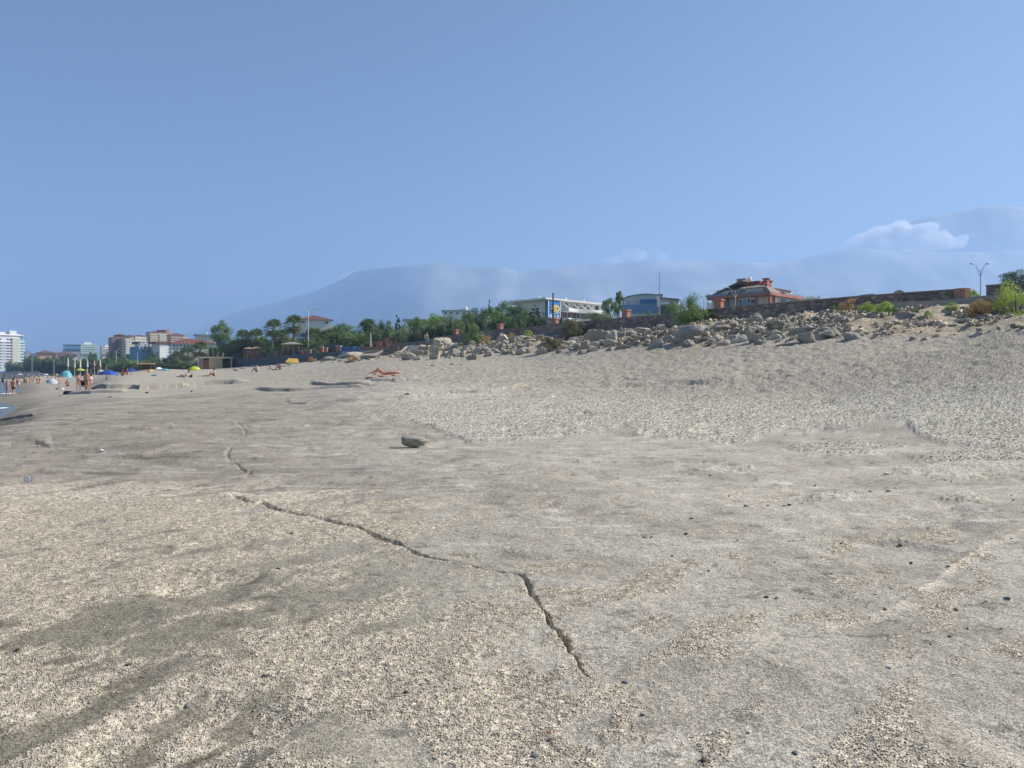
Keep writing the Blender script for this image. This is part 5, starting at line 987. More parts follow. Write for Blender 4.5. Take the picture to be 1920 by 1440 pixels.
# ------------------------------------------------------------------ real pebbles where the gravel lies (uncountable)
def pebbles(name, label, n, xr, yr, mask, smin, smax, seed, cols, hfac=.6, ss=1.0):
    r = np.random.default_rng(seed); Y = np.sqrt(r.uniform(yr[0] ** 2, yr[1] ** 2, n)); U = r.uniform(xr[0], xr[1], n); X = (U - CX) / F * Y
    m = mask(X, Y); keep = r.random(n) < m; X, Y, U = X[keep], Y[keep], U[keep]; n = len(X)
    Z = hz(X, Y) + detail(X[None], Y[None])[0]; pz = pebzone(X, Y); gm = gravelmask(X, Y)
    Z += pz * (.045 + (fbm(X * 12, Y * 12, 81, 3) - .5) * .05 * (Y < 40)) + gm * (.004 + (fbm(X * 25, Y * 25, 83, 2) - .5) * .012)
    s = smin + (smax - smin) * r.beta(1.3, 4, n)
    t = np.array([(1, 1, 1), (-1, 1, .8), (-1, -1, 1), (1, -1, .8), (.8, .9, -1), (-.9, .8, -1), (-.8, -.9, -1), (.9, -.8, -1)]) * .62
    a = r.uniform(0, 6.28, n); ca, sa = np.cos(a), np.sin(a); V = t[None] * (1 + r.normal(size=(n, 8, 3)) * .16)
    V = V * np.stack([s * .5 * r.uniform(.9, 1.5, n), s * .5 * r.uniform(.7, 1.05, n), s * .5 * r.uniform(.45, .85, n) * hfac / .6], -1)[:, None, :]
    tl = r.normal(size=n) * .35; V[..., 2] += V[..., 0] * tl[:, None]
    Vx = V[..., 0] * ca[:, None] - V[..., 1] * sa[:, None] + X[:, None]; Vy = V[..., 0] * sa[:, None] + V[..., 1] * ca[:, None] + Y[:, None]; Vz = V[..., 2] + (Z + s * .22)[:, None]
    q = np.array([(0, 1, 2, 3), (4, 7, 6, 5), (0, 4, 5, 1), (1, 5, 6, 2), (2, 6, 7, 3), (3, 7, 4, 0)])[:, ::-1]
    f = (q[None] + (np.arange(n) * 8)[:, None, None]).reshape(-1, 4)
    pal = np.array([c for c, w_ in cols]); w_ = np.array([w for c, w in cols], float); c = pal[r.choice(len(pal), n, p=w_ / w_.sum())] * r.uniform(.78, 1.18, (n, 1))
    me = npmesh(name, np.stack([Vx, Vy, Vz], -1).reshape(-1, 3), f, True, np.repeat(np.clip(c, .02, .9), 8, 0))
    o = link(name, me, mat('pebble_stone', (0, 0, 0), rough=.7, attr=True, var=.12, scale=60, spec=.3)); tag(o, label, 'pebbles', None, 'stuff'); return n
WARM = [((.64, .555, .43), 6), ((.70, .62, .50), 3), ((.56, .47, .35), 3), ((.42, .38, .32), 1.0), ((.30, .285, .26), .35), ((.74, .70, .62), .9), ((.55, .36, .22), .6), ((.30, .31, .28), .8)]
GREYP = [((.60, .565, .48), 5), ((.51, .485, .42), 4), ((.34, .33, .29), 3), ((.72, .67, .56), 3), ((.22, .22, .20), 1.4), ((.80, .77, .69), 1), ((.46, .40, .29), 1)]
def bankstone(X, Y): return bankmask(X, Y) * (fbm(X * .8, Y * .8, 401, 3) > .46 + .12 * sst(1540, 1640, CX + X * F / Y))
N1 = pebbles('gravel', 'beige gravel drifted over the rock shelf in the foreground', 500000, (-60, 1980), (2.9, 9.5), lambda X, Y: gravelmask(X, Y) * np.clip(1.35 - Y / 9.5, .25, 1) * .95 + .012, .005, .0155, 21, WARM, .5)
N2 = pebbles('shingle', 'grey-beige shingle bank in the middle distance', 230000, (560, 2000), (13.3, 30), lambda X, Y: pebzone(X, Y) * np.clip(1.5 - Y / 30, .3, 1) * .50 + .0015, .015, .052, 22, GREYP, .55)
N3 = pebbles('rubble', 'small broken rubble packed between the boulders and on the bank', 150000, (740, 1960), (28, 105), bankstone, .05, .48, 23, [((.44, .38, .29), 3), ((.52, .46, .36), 2), ((.30, .27, .22), 1.5)], .8)
print('pebbles', N1, N2, N3)
# ------------------------------------------------------------------ left promenade, steps, hut
rw = [(436,164,672.5),(470,158,671.5),(500,150,669.5),(530,142,667),(560,134,664),(580,129,662.5),(600,125,661),(630,122,658.5),(665,120,656)]
r_ = tag(wall_strip('retaining_wall', rw, .5, 0, 0, mat('dark_blue_grey_wall', (.11, .12, .14), var=.25, scale=.6), None, 0, .6), 'dark blue-grey retaining wall rising to the right from behind the hut', 'retaining wall')  # wall has one mottled dark blue-grey base colour
fr2 = [(a, Y + .2, y - 7) for a, Y, y in rw]
def fence(name, pts, h, n, m, label, cat='fence', rails=(0.5, 1.0), r=.03, group=None):
    """posts and rails on ground points (x, y, z)"""
    o = empty(name, pts[0], label, cat, group); o_ = Vector(pts[0]); mb = MB()
    for f_ in rails: mb.tube([Vector(p) - o_ + Vector((0, 0, h * f_)) for p in pts], r, 4)
    mb.build('rail', m, o); me = MB().box(-r * 1.3, r * 1.3, -r * 1.3, r * 1.3, 0, h).mesh('fence_post'); me.materials.append(m)
    for k in range(n):
        t = k / (n - 1) * (len(pts) - 1); i = min(int(t), len(pts) - 2); p = Vector(pts[i]).lerp(Vector(pts[i + 1]), t - i) - o_; link('fence_post', me, None, o, p)
fence('fence', [(P(a, Y), Y, Zp(c, Y)) for a, Y, c in rw[:7]], .9, 22, DMETAL, 'thin dark railing on top of the dark retaining wall')
fence('fence', [(P(a, Y), Y, Zp(c, Y)) for a, Y, c in ((698, 122, 650), (714, 120, 649.5), (728, 118.5, 649), (742, 117, 648))], .75, 6, mat('orange_rail', (.50, .20, .10), var=.1), 'orange-brown railing between the two brick pillars by the steps', r=.04)
fence('fence', [(P(a, Y), Y, Zp(c, Y)) for a, Y, c in ((640, 121, 660), (655, 120, 659.5), (672, 119.5, 659))], .8, 7, BLUEP, 'blue railing of the terrace below the date palm', r=.05)
tag(wall_strip('terrace_wall', [(640, 119.5, 659), (672, 118.3, 658.5), (700, 117, 657)], .4, 0, 0, mat('terrace_blue', (.26, .34, .46), var=.15, scale=.8), None, 0, .4), 'low bluish terrace wall under the blue railing', 'wall')
tag(wall_strip('low_wall', [(672, 120.8, 651), (700, 119, 650), (736, 117.2, 649.5)], .4, 0, 0, mat('brown_wall', (.28, .17, .12), var=.2, scale=1), None, 0, .4), 'low brown wall at the head of the rubble left of the steps', 'wall')
for px, Y, yt, w_, lb in ((578, 131, 655.5, .9, 'squat orange pillar at the foot of the white street lamp'), (566, 134, 657, .5, 'orange pillar left of the street lamp'), (603, 127, 650, .55, 'orange pillar left of the low date palm'), (611, 126.5, 651.5, .5, 'second orange pillar right of the low date palm'), (635, 123, 648, .8, 'pale orange pillar above the terrace'), (482, 158, 659.5, .7, 'brown pillar under the little kiosk roof'), (518, 148, 659, .7, 'orange pillar between the two pavilions')):
    x = P(px, Y); z0 = float(hz(x, Y)) - .2; o = empty('gate_pillar', (x, Y, z0), lb, 'pillar', 'orange pillars along the left promenade'); H = Zp(yt, Y) - z0
    MB().box(-w_ / 2, w_ / 2, -w_ / 2, w_ / 2, 0, H - .15).build('shaft', mat('orange_brickwork', (.42, .20, .11), var=.25, scale=3), o); MB().box(-w_ / 2 - .08, w_ / 2 + .08, -w_ / 2 - .08, w_ / 2 + .08, H - .15, H).build('cap', CONCL, o)
def pavilion(px, Y, yt, wpx, hr, label, m, yb=664):
    x = P(px, Y); z0 = Zp(yb, Y); o = empty('pavilion', (x, Y, z0), label, 'pavilion'); w_ = wpx * Y / F / 2; H = Zp(yt, Y) - z0; h_ = hr * Y / F
    MB().hip(-w_, w_, -w_ * .8, w_ * .8, H - h_, H, None, .2).build('roof', m, o); me = MB().box(-.08, .08, -.08, .08, 0, H - h_).mesh('post'); me.materials.append(WOOD)
    for a in (-1, -.33, .33, 1):
        for b_ in (-1, 1): link('post', me, None, o, (a * w_ * .9, b_ * w_ * .7, 0))
    MB().box(-w_ * .9, w_ * .9, -w_ * .05, w_ * .7, 0, .9).build('counter', mat('dark_wood', (.10, .07, .05), var=.2), o)
pavilion(548, 141, 641, 34, 5, 'wide open pavilion with a flat pyramid roof behind the tall bare-trunked palm', mat('thatch_grey', (.32, .29, .26), var=.2, scale=3))
pavilion(481, 158, 650, 16, 4, 'small kiosk with a straw roof above the dark retaining wall', mat('straw', (.44, .34, .20), var=.25, scale=4), 670); pavilion(467, 160, 651, 14, 3, 'second small straw-roofed kiosk left of the first', _mats['straw'], 671)
# undergrowth that fills the promenade gardens
for k in range(58):
    px = 398 + k * 6.1 + _rp.uniform(-2, 2); Y = np.interp(px, [398, 500, 600, 690, 760], [196, 165, 146, 138, 128]) + _rp.uniform(-3, 8); yt = np.interp(px, [398, 450, 520, 620, 700, 760], [644, 634, 628, 624, 616, 612]) + _rp.uniform(-8, 8) + (6 if 555 < px < 630 else 0)
    yb = HY - (float(hz(P(px, Y), Y)) - EYE) * F / Y
    plant(_rp.choice(['dark', 'mid', 'dark', 'olive', 'mid', 'light' if px > 600 else 'mid']), px, Y, yt, yb + 1, _rp.uniform(20, 32), 'garden_bush', _rp.choice(['dense', 'loose', 'rounded', 'ragged']) + ' garden bush of the promenade, ' + _lm(px, [(425, 'under the tall round tree'), (450, 'right of the tall round tree'), (475, 'behind the kiosks'), (500, 'by the thin lamp post'), (530, 'left of the wide pavilion'), (555, 'behind the wide pavilion'), (580, 'by the white street lamp'), (610, 'behind the orange pillars'), (640, 'left of the date palm'), (670, 'behind the date palm'), (700, 'right of the date palm'), (730, 'behind the steps pillars'), (9999, 'under the spiky conifer')]), 'shrub', 'bushes under the palms of the promenade', fine=False, trunk=False)
for k in range(34):
    px = 760 + k * 9.5 + _rp.uniform(-3, 3); Y = float(_iu(px, WALLP)) + _rp.uniform(5, 11); yt = np.interp(px, [760, 850, 950, 1050, 1100], [614, 600, 590, 596, 598]) + _rp.uniform(-6, 6)
    plant(_rp.choice(['dark', 'mid', 'olive', 'dark']) , px, Y, yt, HY - (float(hz(P(px, Y), Y)) - EYE) * F / Y, _rp.uniform(24, 36), 'garden_bush', _rp.choice(['dense', 'loose', 'rounded']) + ' green bush close behind the wall, ' + _lm(px, [(790, 'left of the seated person'), (830, 'right of the seated person'), (870, 'by the oleander pillar'), (910, 'above the oleander'), (950, 'by the pillar above the upright slab'), (990, 'under the pine clump'), (1030, 'left of the brown pole'), (9999, 'right of the brown pole')]), 'shrub', 'bushes close behind the stone wall', fine=False, trunk=False)
    if px > 1085: break
# yellow tarpaulin
x, Y = P(550, 112), 112; z = Zp(680, Y)
t_ = MB().add([(-1.1, -.4, .1), (1.0, -.5, -.05), (.5, .7, .62), (-.9, .6, .66), (-1.1, -.4, .02), (1.0, -.5, -.12), (.5, .7, .55), (-.9, .6, .58)], [(0, 1, 2, 3), (7, 6, 5, 4), (0, 4, 5, 1), (1, 5, 6, 2), (2, 6, 7, 3), (3, 7, 4, 0)]).build('tarpaulin', mat('yellow_tarp', (.66, .42, .09), var=.1, scale=2), None, (x, Y, z)); tag(t_, 'yellow-orange tarpaulin spread at the foot of the rubble', 'tarpaulin')
# steps and concrete wall with white panels
Y = 96; x = P(750, Y); z0 = Zp(675, Y); st = empty('steps', (x, Y, z0), 'weathered concrete steps with a pale side climbing to the wall', 'steps'); s = Y / F
mb = MB()
for k in range(8): mb.box(-2.6, -.55 + k * .17, .4 + k * .35, 4.4, k * .2, (k + 1) * .2)
mb.build('treads', mat('old_steps', (.22, .20, .17), var=.3, scale=2), st)
MB().add([(-1.0, 0, -.2), (-.35, 0, -.2), (.75, 3.2, 1.75), (.25, 3.2, 1.75), (-1.0, 0, .08), (-.35, 0, .08), (.75, 3.2, 1.9), (.25, 3.2, 1.9)], [(0, 1, 5, 4), (1, 2, 6, 5), (4, 5, 6, 7), (3, 0, 4, 7), (2, 3, 7, 6), (0, 3, 2, 1)]).build('stringer', CONCL, st)
cw = empty('concrete_wall', (P(768, 96), 96, Zp(673, 96)), 'concrete wall with three white panels beside the steps', 'wall'); H = (673 - 647) * 96 / F
MB().add([(-1.9, -.6, -.3), (3.4, .4, -.3), (3.4, 1.0, -.3), (-1.2, 2.4, -.3), (-1.6, -.1, .15), (3.4, .4, H), (3.4, 1.0, H), (-.4, 2.4, H)], [(0, 1, 5, 4), (1, 2, 6, 5), (2, 3, 7, 6), (3, 0, 4, 7), (4, 5, 6, 7), (0, 3, 2, 1)]).build('wall', DCONC, cw)
for k, x in enumerate((0, .62, 1.25)): MB().box(x, x + .5, -.35 + .14 * k, -.25 + .14 * k + .1, -.1, H * .97).build('panel', mat('white_panel', (.66, .68, .70), var=.1, scale=1), cw)
MB().box(-3.6, 1.0, -1.1, -.6, -.35, .05).build('footing', CONC, cw)
# the little hut
b = Bld('beach_hut', 'low concrete beach hut with flat roof and two pale yellow panels', 160, 404, 693.5, 0, 'hut')
b.box('roof', 371.5, 436.5, 669, 672, -.5, 4.2, CONCL); b.box('back_wall', 374, 435, 672, 694, 3.2, 3.8, DCONC); b.box('side_wall', 373, 382, 672, 694, .2, 3.2, CONC); b.box('door', 382.5, 392, 675, 693.5, .05, .2, mat('brown_door', (.26, .13, .07), var=.15)); b.box('panel', 392, 405, 672, 693.5, 0, .2, mat('yellow_plaster', (.58, .46, .26), var=.2, scale=1.5)); b.box('panel', 406.8, 416, 672, 693.5, 0, .2, _mats['yellow_plaster'])
b.box('pier', 405, 406.8, 671, 693.5, -.2, .2, CONCL); b.box('pier', 416, 417.5, 672, 693.5, -.1, .2, CONC); b.box('pier', 432.5, 435.5, 672, 692.5, -.1, .3, CONCL); b.box('dark_opening', 417.5, 432.5, 676, 693, .8, 1.0, mat('dark_wood', (0, 0, 0)))  # dark board stands in for the shade inside the open right bay
b.box('post', 371.5, 373, 667, 693, -.5, -.3, CONCL); b.box('vent_pipe', 418.5, 419.4, 661, 669, 1, 1.15, WHITE)
# wooden shelter on the sand mound
b = Bld('shelter', 'wooden shelter with a tan flat roof on a sand mound', 128, 275, 693, 0, 'shelter')
b.box('roof', 256, 292, 680.4, 683, -1, 1.6, mat('tan_board', (.56, .42, .26), var=.15)); b.box('back_wall', 265, 283, 683, 693, .8, 1.0, mat('dark_wood', (0, 0, 0)))
for x in (258, 266, 282, 290): b.box('post', x, x + 1, 683, 694, -.8, -.7, WOOD)
def heap(name, px, Y, wpx, hpx, m, label, cat, seed=0, d=1.2):
    x = P(px, Y); w_ = wpx * Y / F; me = rock_mesh(300 + seed, cuts=7, lvl=3, rough_=.12, name=name); o = link(name, me, m, None, (x, Y, float(hz(x, Y)) + hpx * Y / F * .3)); o.scale = (w_, d, hpx * Y / F); return tag(o, label, cat)
heap('cover_sheet', 298, 126, 12, 7, WHITE, 'white sheet heaped right of the tan-roofed shelter', 'sheet', 1); heap('beach_tent', 311, 124, 18, 5, mat('pale_blue_cloth', (.20, .42, .66), var=.1), 'pale blue tent right of the white sheet', 'tent', 2); heap('canopy_cloth', 281, 118, 14, 6, mat('ochre_cloth', (.62, .42, .14), var=.1), 'ochre cloth slumped in front of the tan-roofed shelter', 'cloth', 3)
# ------------------------------------------------------------------ parasols, flags
def parasol(px, Y, ytop, wpx, hpx, m, label, tilt=0, tx=0, pole=True, name='beach_parasol', group=None, m2=None):
    x = P(px, Y); g = float(hz(x, Y)); R = wpx * Y / F / 2; H = hpx * Y / F; zt = Zp(ytop, Y); o = empty(name, (x, Y, g), label, 'parasol', group); mb = MB(); n = 8; vs = []; fs = []
    for j, (rr, zz) in enumerate(((.02, 1.0), (.35, .88), (.7, .55), (1.0, .0))):
        for k in range(n * 2):
            a = math.pi * k / n; q = 1 - (.06 * (k % 2) if j == 3 else 0); vs.append((R * rr * q * math.cos(a), R * rr * q * math.sin(a), H * zz + (.03 * H * (k % 2) if j == 3 else 0)))
    for j in range(3):
        for k in range(n * 2): fs.append((j * 2 * n + k, (j + 1) * 2 * n + k, (j + 1) * 2 * n + (k + 1) % (2 * n), j * 2 * n + (k + 1) % (2 * n)))
    fs.append(tuple(range(2 * n))); mb.add(vs, fs); c = mb.build('canopy', m, o, (0, 0, zt - H - g)); c.rotation_euler = (tx, tilt, 0)
    if m2: c.data.materials.append(m2); c.data.polygons.foreach_set('material_index', np.array([0 if (i % 16) % 4 < 2 else 1 for i in range(len(c.data.polygons))], np.int32))
    mod = c.modifiers.new('thickness', 'SOLIDIFY'); mod.thickness = .01
    if pole: MB().tube([(0, 0, 0), (math.sin(tilt) * (zt - g), 0, zt - g + .08)], .02, 6).build('pole', WHITEM, o)
BCL = mat('royal_blue_cloth', (.035, .09, .36), var=.12, trans=.25); CY = mat('cyan_cloth', (.16, .52, .66), var=.1, trans=.3); YG = mat('lime_cloth', (.58, .70, .06), var=.06, trans=.3); GC = mat('grey_cloth', (.45, .50, .56), var=.1); STR = _mats['straw']
parasol(202.5, 85, 693.5, 38, 9.5, BCL, 'large royal blue parasol low on the sand', m2=mat('bright_blue_cloth', (.05, .13, .48), trans=.25)); parasol(245, 100, 690, 22, 7, BCL, 'smaller royal blue parasol right of the large one')
parasol(124, 100, 694.5, 23, 11, CY, 'cyan parasol standing left of the group of people', tilt=.25, m2=mat('pale_cyan_cloth', (.30, .64, .72), trans=.3)); parasol(364, 112, 686.5, 25, 7.5, YG, 'lime yellow parasol in front of the beach hut', tilt=-.1, pole=False, m2=mat('yellow_cloth', (.72, .72, .08), trans=.3))
parasol(97, 88, 709, 20, 7.5, GC, 'pale grey parasol tipped over towards the camera left of the cyan one', tilt=.3, tx=.3); parasol(190, 118, 693.5, 16, 4, mat('white_cloth', (.7, .72, .74), var=.1, trans=.3), 'white parasol behind the large royal blue one')
for k, (px, Y, yt, w_) in enumerate(((68, 165, 706, 9), (76, 160, 705, 11), (84, 158, 704.5, 12), (92, 155, 705, 12), (100, 150, 705.5, 11), (57, 180, 707, 8), (48, 190, 707.5, 8))):
    parasol(px, Y, yt, w_, 3, STR if k % 2 else mat('faded_straw', (.42, .38, .32), var=.2), 'straw parasol in the crowded row near the pier', name='straw_parasol', group='straw parasols near the pier')
for k, (px, Y, yt, w_, c, n_) in enumerate(((106, 140, 701, 8, (.60, .45, .22), 'tan'), (113, 150, 706, 7, (.62, .18, .14), 'red'), (30, 210, 704, 8, (.50, .12, .10), 'dark red'), (86, 215, 700.5, 9, (.7, .72, .75), 'white'), (37, 200, 700, 9, (.72, .73, .76), 'pale'))):
    parasol(px, Y, yt, w_, 2.6, mat(n_.replace(' ', '_') + '_parasol_cloth', c, trans=.3), 'small ' + n_ + ' parasol in the crowd of bathers at the left')
parasol(150.5, 120, 690.8, 17, 4, mat('lime_sign_cloth', (.46, .52, .08), var=.1), 'yellow-green square canopy behind the group of people')
for px, yt, yb, Y, c, n_ in ((127.5, 669.5, 687, 150, (.74, .72, .72), 'white, farthest left'), (140, 673, 689, 148, (.72, .58, .52), 'pinkish, second from the left'), (150.5, 673, 689, 146, (.76, .72, .62), 'cream, third from the left'), (164, 673, 688, 150, (.72, .74, .74), 'white, at the left end of the low fence'), (177, 675, 686, 150, (.66, .40, .34), 'reddish, middle of the low fence'), (188, 673, 687, 150, (.74, .70, .60), 'cream, right end of the low fence')):
    x = P(px, Y); g = float(hz(x, Y)); h0 = Zp(yb, Y) - g; h1 = Zp(yt, Y) - g; o = empty('folded_parasol', (x, Y, g), 'tall narrow folded beach flag, ' + n_, 'flag')
    MB().tube([(0, 0, h0), (0, 0, h0 + (h1 - h0) * .3), (0, 0, h1 - .3), (0, 0, h1)], [.17, .14, .09, .03], 8).build('cloth', mat('flag_' + n_.split(',')[0], c, var=.08), o); MB().tube([(0, 0, 0), (0, 0, h0 + .2)], .05, 6).build('pole', METAL, o)
    o.name = 'beach_flag'
fence('fence', [(P(a, 151), 151, float(hz(P(a, 151), 151))) for a in (163, 170, 177, 184, 189)], 1.9, 5, mat('orange_rail', (0, 0, 0)), 'low fence of orange bars between the beach flags', rails=(1.0,))
post(199.5, 84.6, 682.5, .035, mat('pink_pole', (.60, .30, .26)), 'pole', 'thin pink pole sticking up from the large royal blue parasol', 'pole')
post(204, 63, 716, .03, WHITE, 'marker_stick', 'short white stick planted in the ledge right of the group', 'stick'); post(547.5, 88, 696, .03, WHITE, 'marker_stick', 'short white stick on the open sand', 'stick')
# pier, breakwater
Y = 195; o = empty('pier', (P(-20, Y), Y, -.9), 'low wooden pier on dark piles at the left edge', 'pier'); s = Y / F
MB().box(-12, 14, -1, 1, Zp(709.5, Y) + .9, Zp(707.8, Y) + .9).build('deck', mat('pier_deck', (.40, .38, .36), var=.15), o)
for k in range(9): MB().tube([(-11 + k * 3, -.8, -1), (-11 + k * 3, -.8, Zp(709.5, Y) + .9)], .22, 7).build('pile', mat('dark_wood', (0, 0, 0)), o)
fence('fence', [(P(-40, Y), Y, Zp(707.8, Y)), (P(74, Y), Y, Zp(707.8, Y))], .9, 12, METAL, 'thin handrail along the low pier')
def breakwater():
    xs = np.linspace(P(-160, 330), P(112, 330), 160); ys = np.linspace(-9, 9, 14); X, Yy = np.meshgrid(xs, ys); t = 1 - np.abs(Yy / 9)
    Z = -1.2 + t ** .7 * 3.7 * sst(0, 1, (xs[-1] - X) / 12) + (fbm(X * .6, Yy * .6, 301, 4) - .5) * 1.8
    nr, nc = X.shape; i = np.arange(nr - 1)[:, None] * nc + np.arange(nc - 1)[None, :]; me = npmesh('breakwater', np.stack([X, Yy + 330, Z], -1).reshape(-1, 3), np.stack([i, i + 1, i + 1 + nc, i + nc], -1).reshape(-1, 4), False)
    tag(link('breakwater', me, mat('wet_dark_rock', (.07, .075, .085), var=.4, scale=.5)), 'long dark rock breakwater behind the crowded beach at the left', 'breakwater')
breakwater()
# towels, bags
def slab_obj(name, px, Y, w_, d, m, label, cat, rz=0, h=.03, dz=.02):
    x = P(px, Y); g = float(hz(x, Y)); nx = (float(hz(x + .5, Y)) - g) / .5; ny = (float(hz(x, Y + .5)) - g) / .5
    mb = MB(); n = 8; vs = []
    for j in range(n + 1):
        for i in range(n + 1):
            a = (i / n - .5) * w_; b_ = (j / n - .5) * d; vs.append((a, b_, a * nx + b_ * ny + h + .03 * math.sin(i * 1.9 + j) * math.cos(j * 2.3)))
    mb.add(vs, [(j * (n + 1) + i, j * (n + 1) + i + 1, (j + 1) * (n + 1) + i + 1, (j + 1) * (n + 1) + i) for j in range(n) for i in range(n)])
    o = mb.build(name, m, None, (x, Y, g + dz), smooth=True); o.rotation_euler = (0, 0, rz); q = o.modifiers.new('thickness', 'SOLIDIFY'); q.thickness = .02; return tag(o, label, cat)
slab_obj('towel', 716, 45.6, 1.9, .9, mat('pink_towel', (.66, .36, .31), var=.1), 'pink towel under the sunbather', 'towel', dz=.06)
heap('bag', 128, 63, 22, 9, mat('navy_cloth', (.05, .055, .10), var=.2), 'dark navy heap of bags left of the group of people', 'bag', 4, .6); heap('bag', 108.5, 86, 8, 5, mat('violet_cloth', (.16, .16, .30), var=.2), 'small violet bag left of the navy heap', 'bag', 5, .4); heap('bag', 175, 63.5, 9, 5, mat('black_cloth', (.03, .03, .035)), 'black bag on the ledge at the right feet of the group', 'bag', 6, .4)
heap('towel_heap', 190, 66, 11, 5, WHITE, 'crumpled white towel on the ledge right of the group', 'towel', 7, .5); heap('bag', 260, 62, 9, 5, mat('maroon_cloth', (.16, .03, .04)), 'maroon bag on the ledge', 'bag', 8, .35); heap('towel_heap', 251, 66, 8, 3.5, mat('white_cloth', (0, 0, 0)), 'small white cloth just left of the maroon bag', 'towel', 9, .4); heap('bag', 357.5, 87, 8, 8, mat('black_cloth', (0, 0, 0)), 'black rucksack standing at the head of the reclining man', 'bag', 10, .4)
heap('towel_heap', 118, 84, 8, 4, WHITE, 'white bundle below the cyan parasol', 'towel', 11, .4); heap('swim_ring', 290, 92, 14, 5, mat('teal_cloth', (.10, .34, .42), var=.1), 'teal bundle lying alone on the sand slope', 'bundle', 12, .8); heap('towel_heap', 272, 70, 7, 2.5, mat('tan_cloth', (.52, .36, .28)), 'tan cloth on the sand behind the maroon bag', 'towel', 13, .4)
heap('cap', 742.5, 46, 4, 4, WHITE, 'small white cap by the head of the sunbather', 'cap', 14, .15); heap('driftwood', 275, 52, 9, 3, DMETAL, 'small dark piece of driftwood on the far shelf', 'driftwood', 15, .15); heap('driftwood', 359, 50, 5, 3.5, DMETAL, 'tiny dark lump on the far shelf', 'driftwood', 16, .1); heap('stone', 208, 46, 12, 3, DCONC, 'dark flat stone on the shelf below the group', 'stone', 17, .3)
# parked car beyond the rubble
x, Y = P(622, 130), 130; car = empty('parked_car', (x, Y, Zp(660, Y)), 'dark blue car parked behind the terrace, only its roof line showing', 'car', None, rad(8)); CARP = mat('dark_car_paint', (.03, .04, .08), rough=.3, var=.05, spec=.5)
MB().vprism([(-2.1, .35), (-2.15, .75), (-1.5, .9), (1.6, .95), (2.1, .75), (2.1, .35)], -.85, .85).build('body', CARP, car); MB().vprism([(-1.3, .9), (-.7, 1.38), (.8, 1.42), (1.6, .95)], -.75, .75).build('cabin', DARKGLASS, car)
MB().vprism([(-.7, 1.385), (.8, 1.425), (.75, 1.46), (-.6, 1.43)], -.7, .7).build('roof', CARP, car)
for a in (-1.35, 1.35):
    for c in (-.8, .8): MB().tube([(a, c - .1, .33), (a, c + .1, .33)], .33, 14).build('wheel', DMETAL, car)
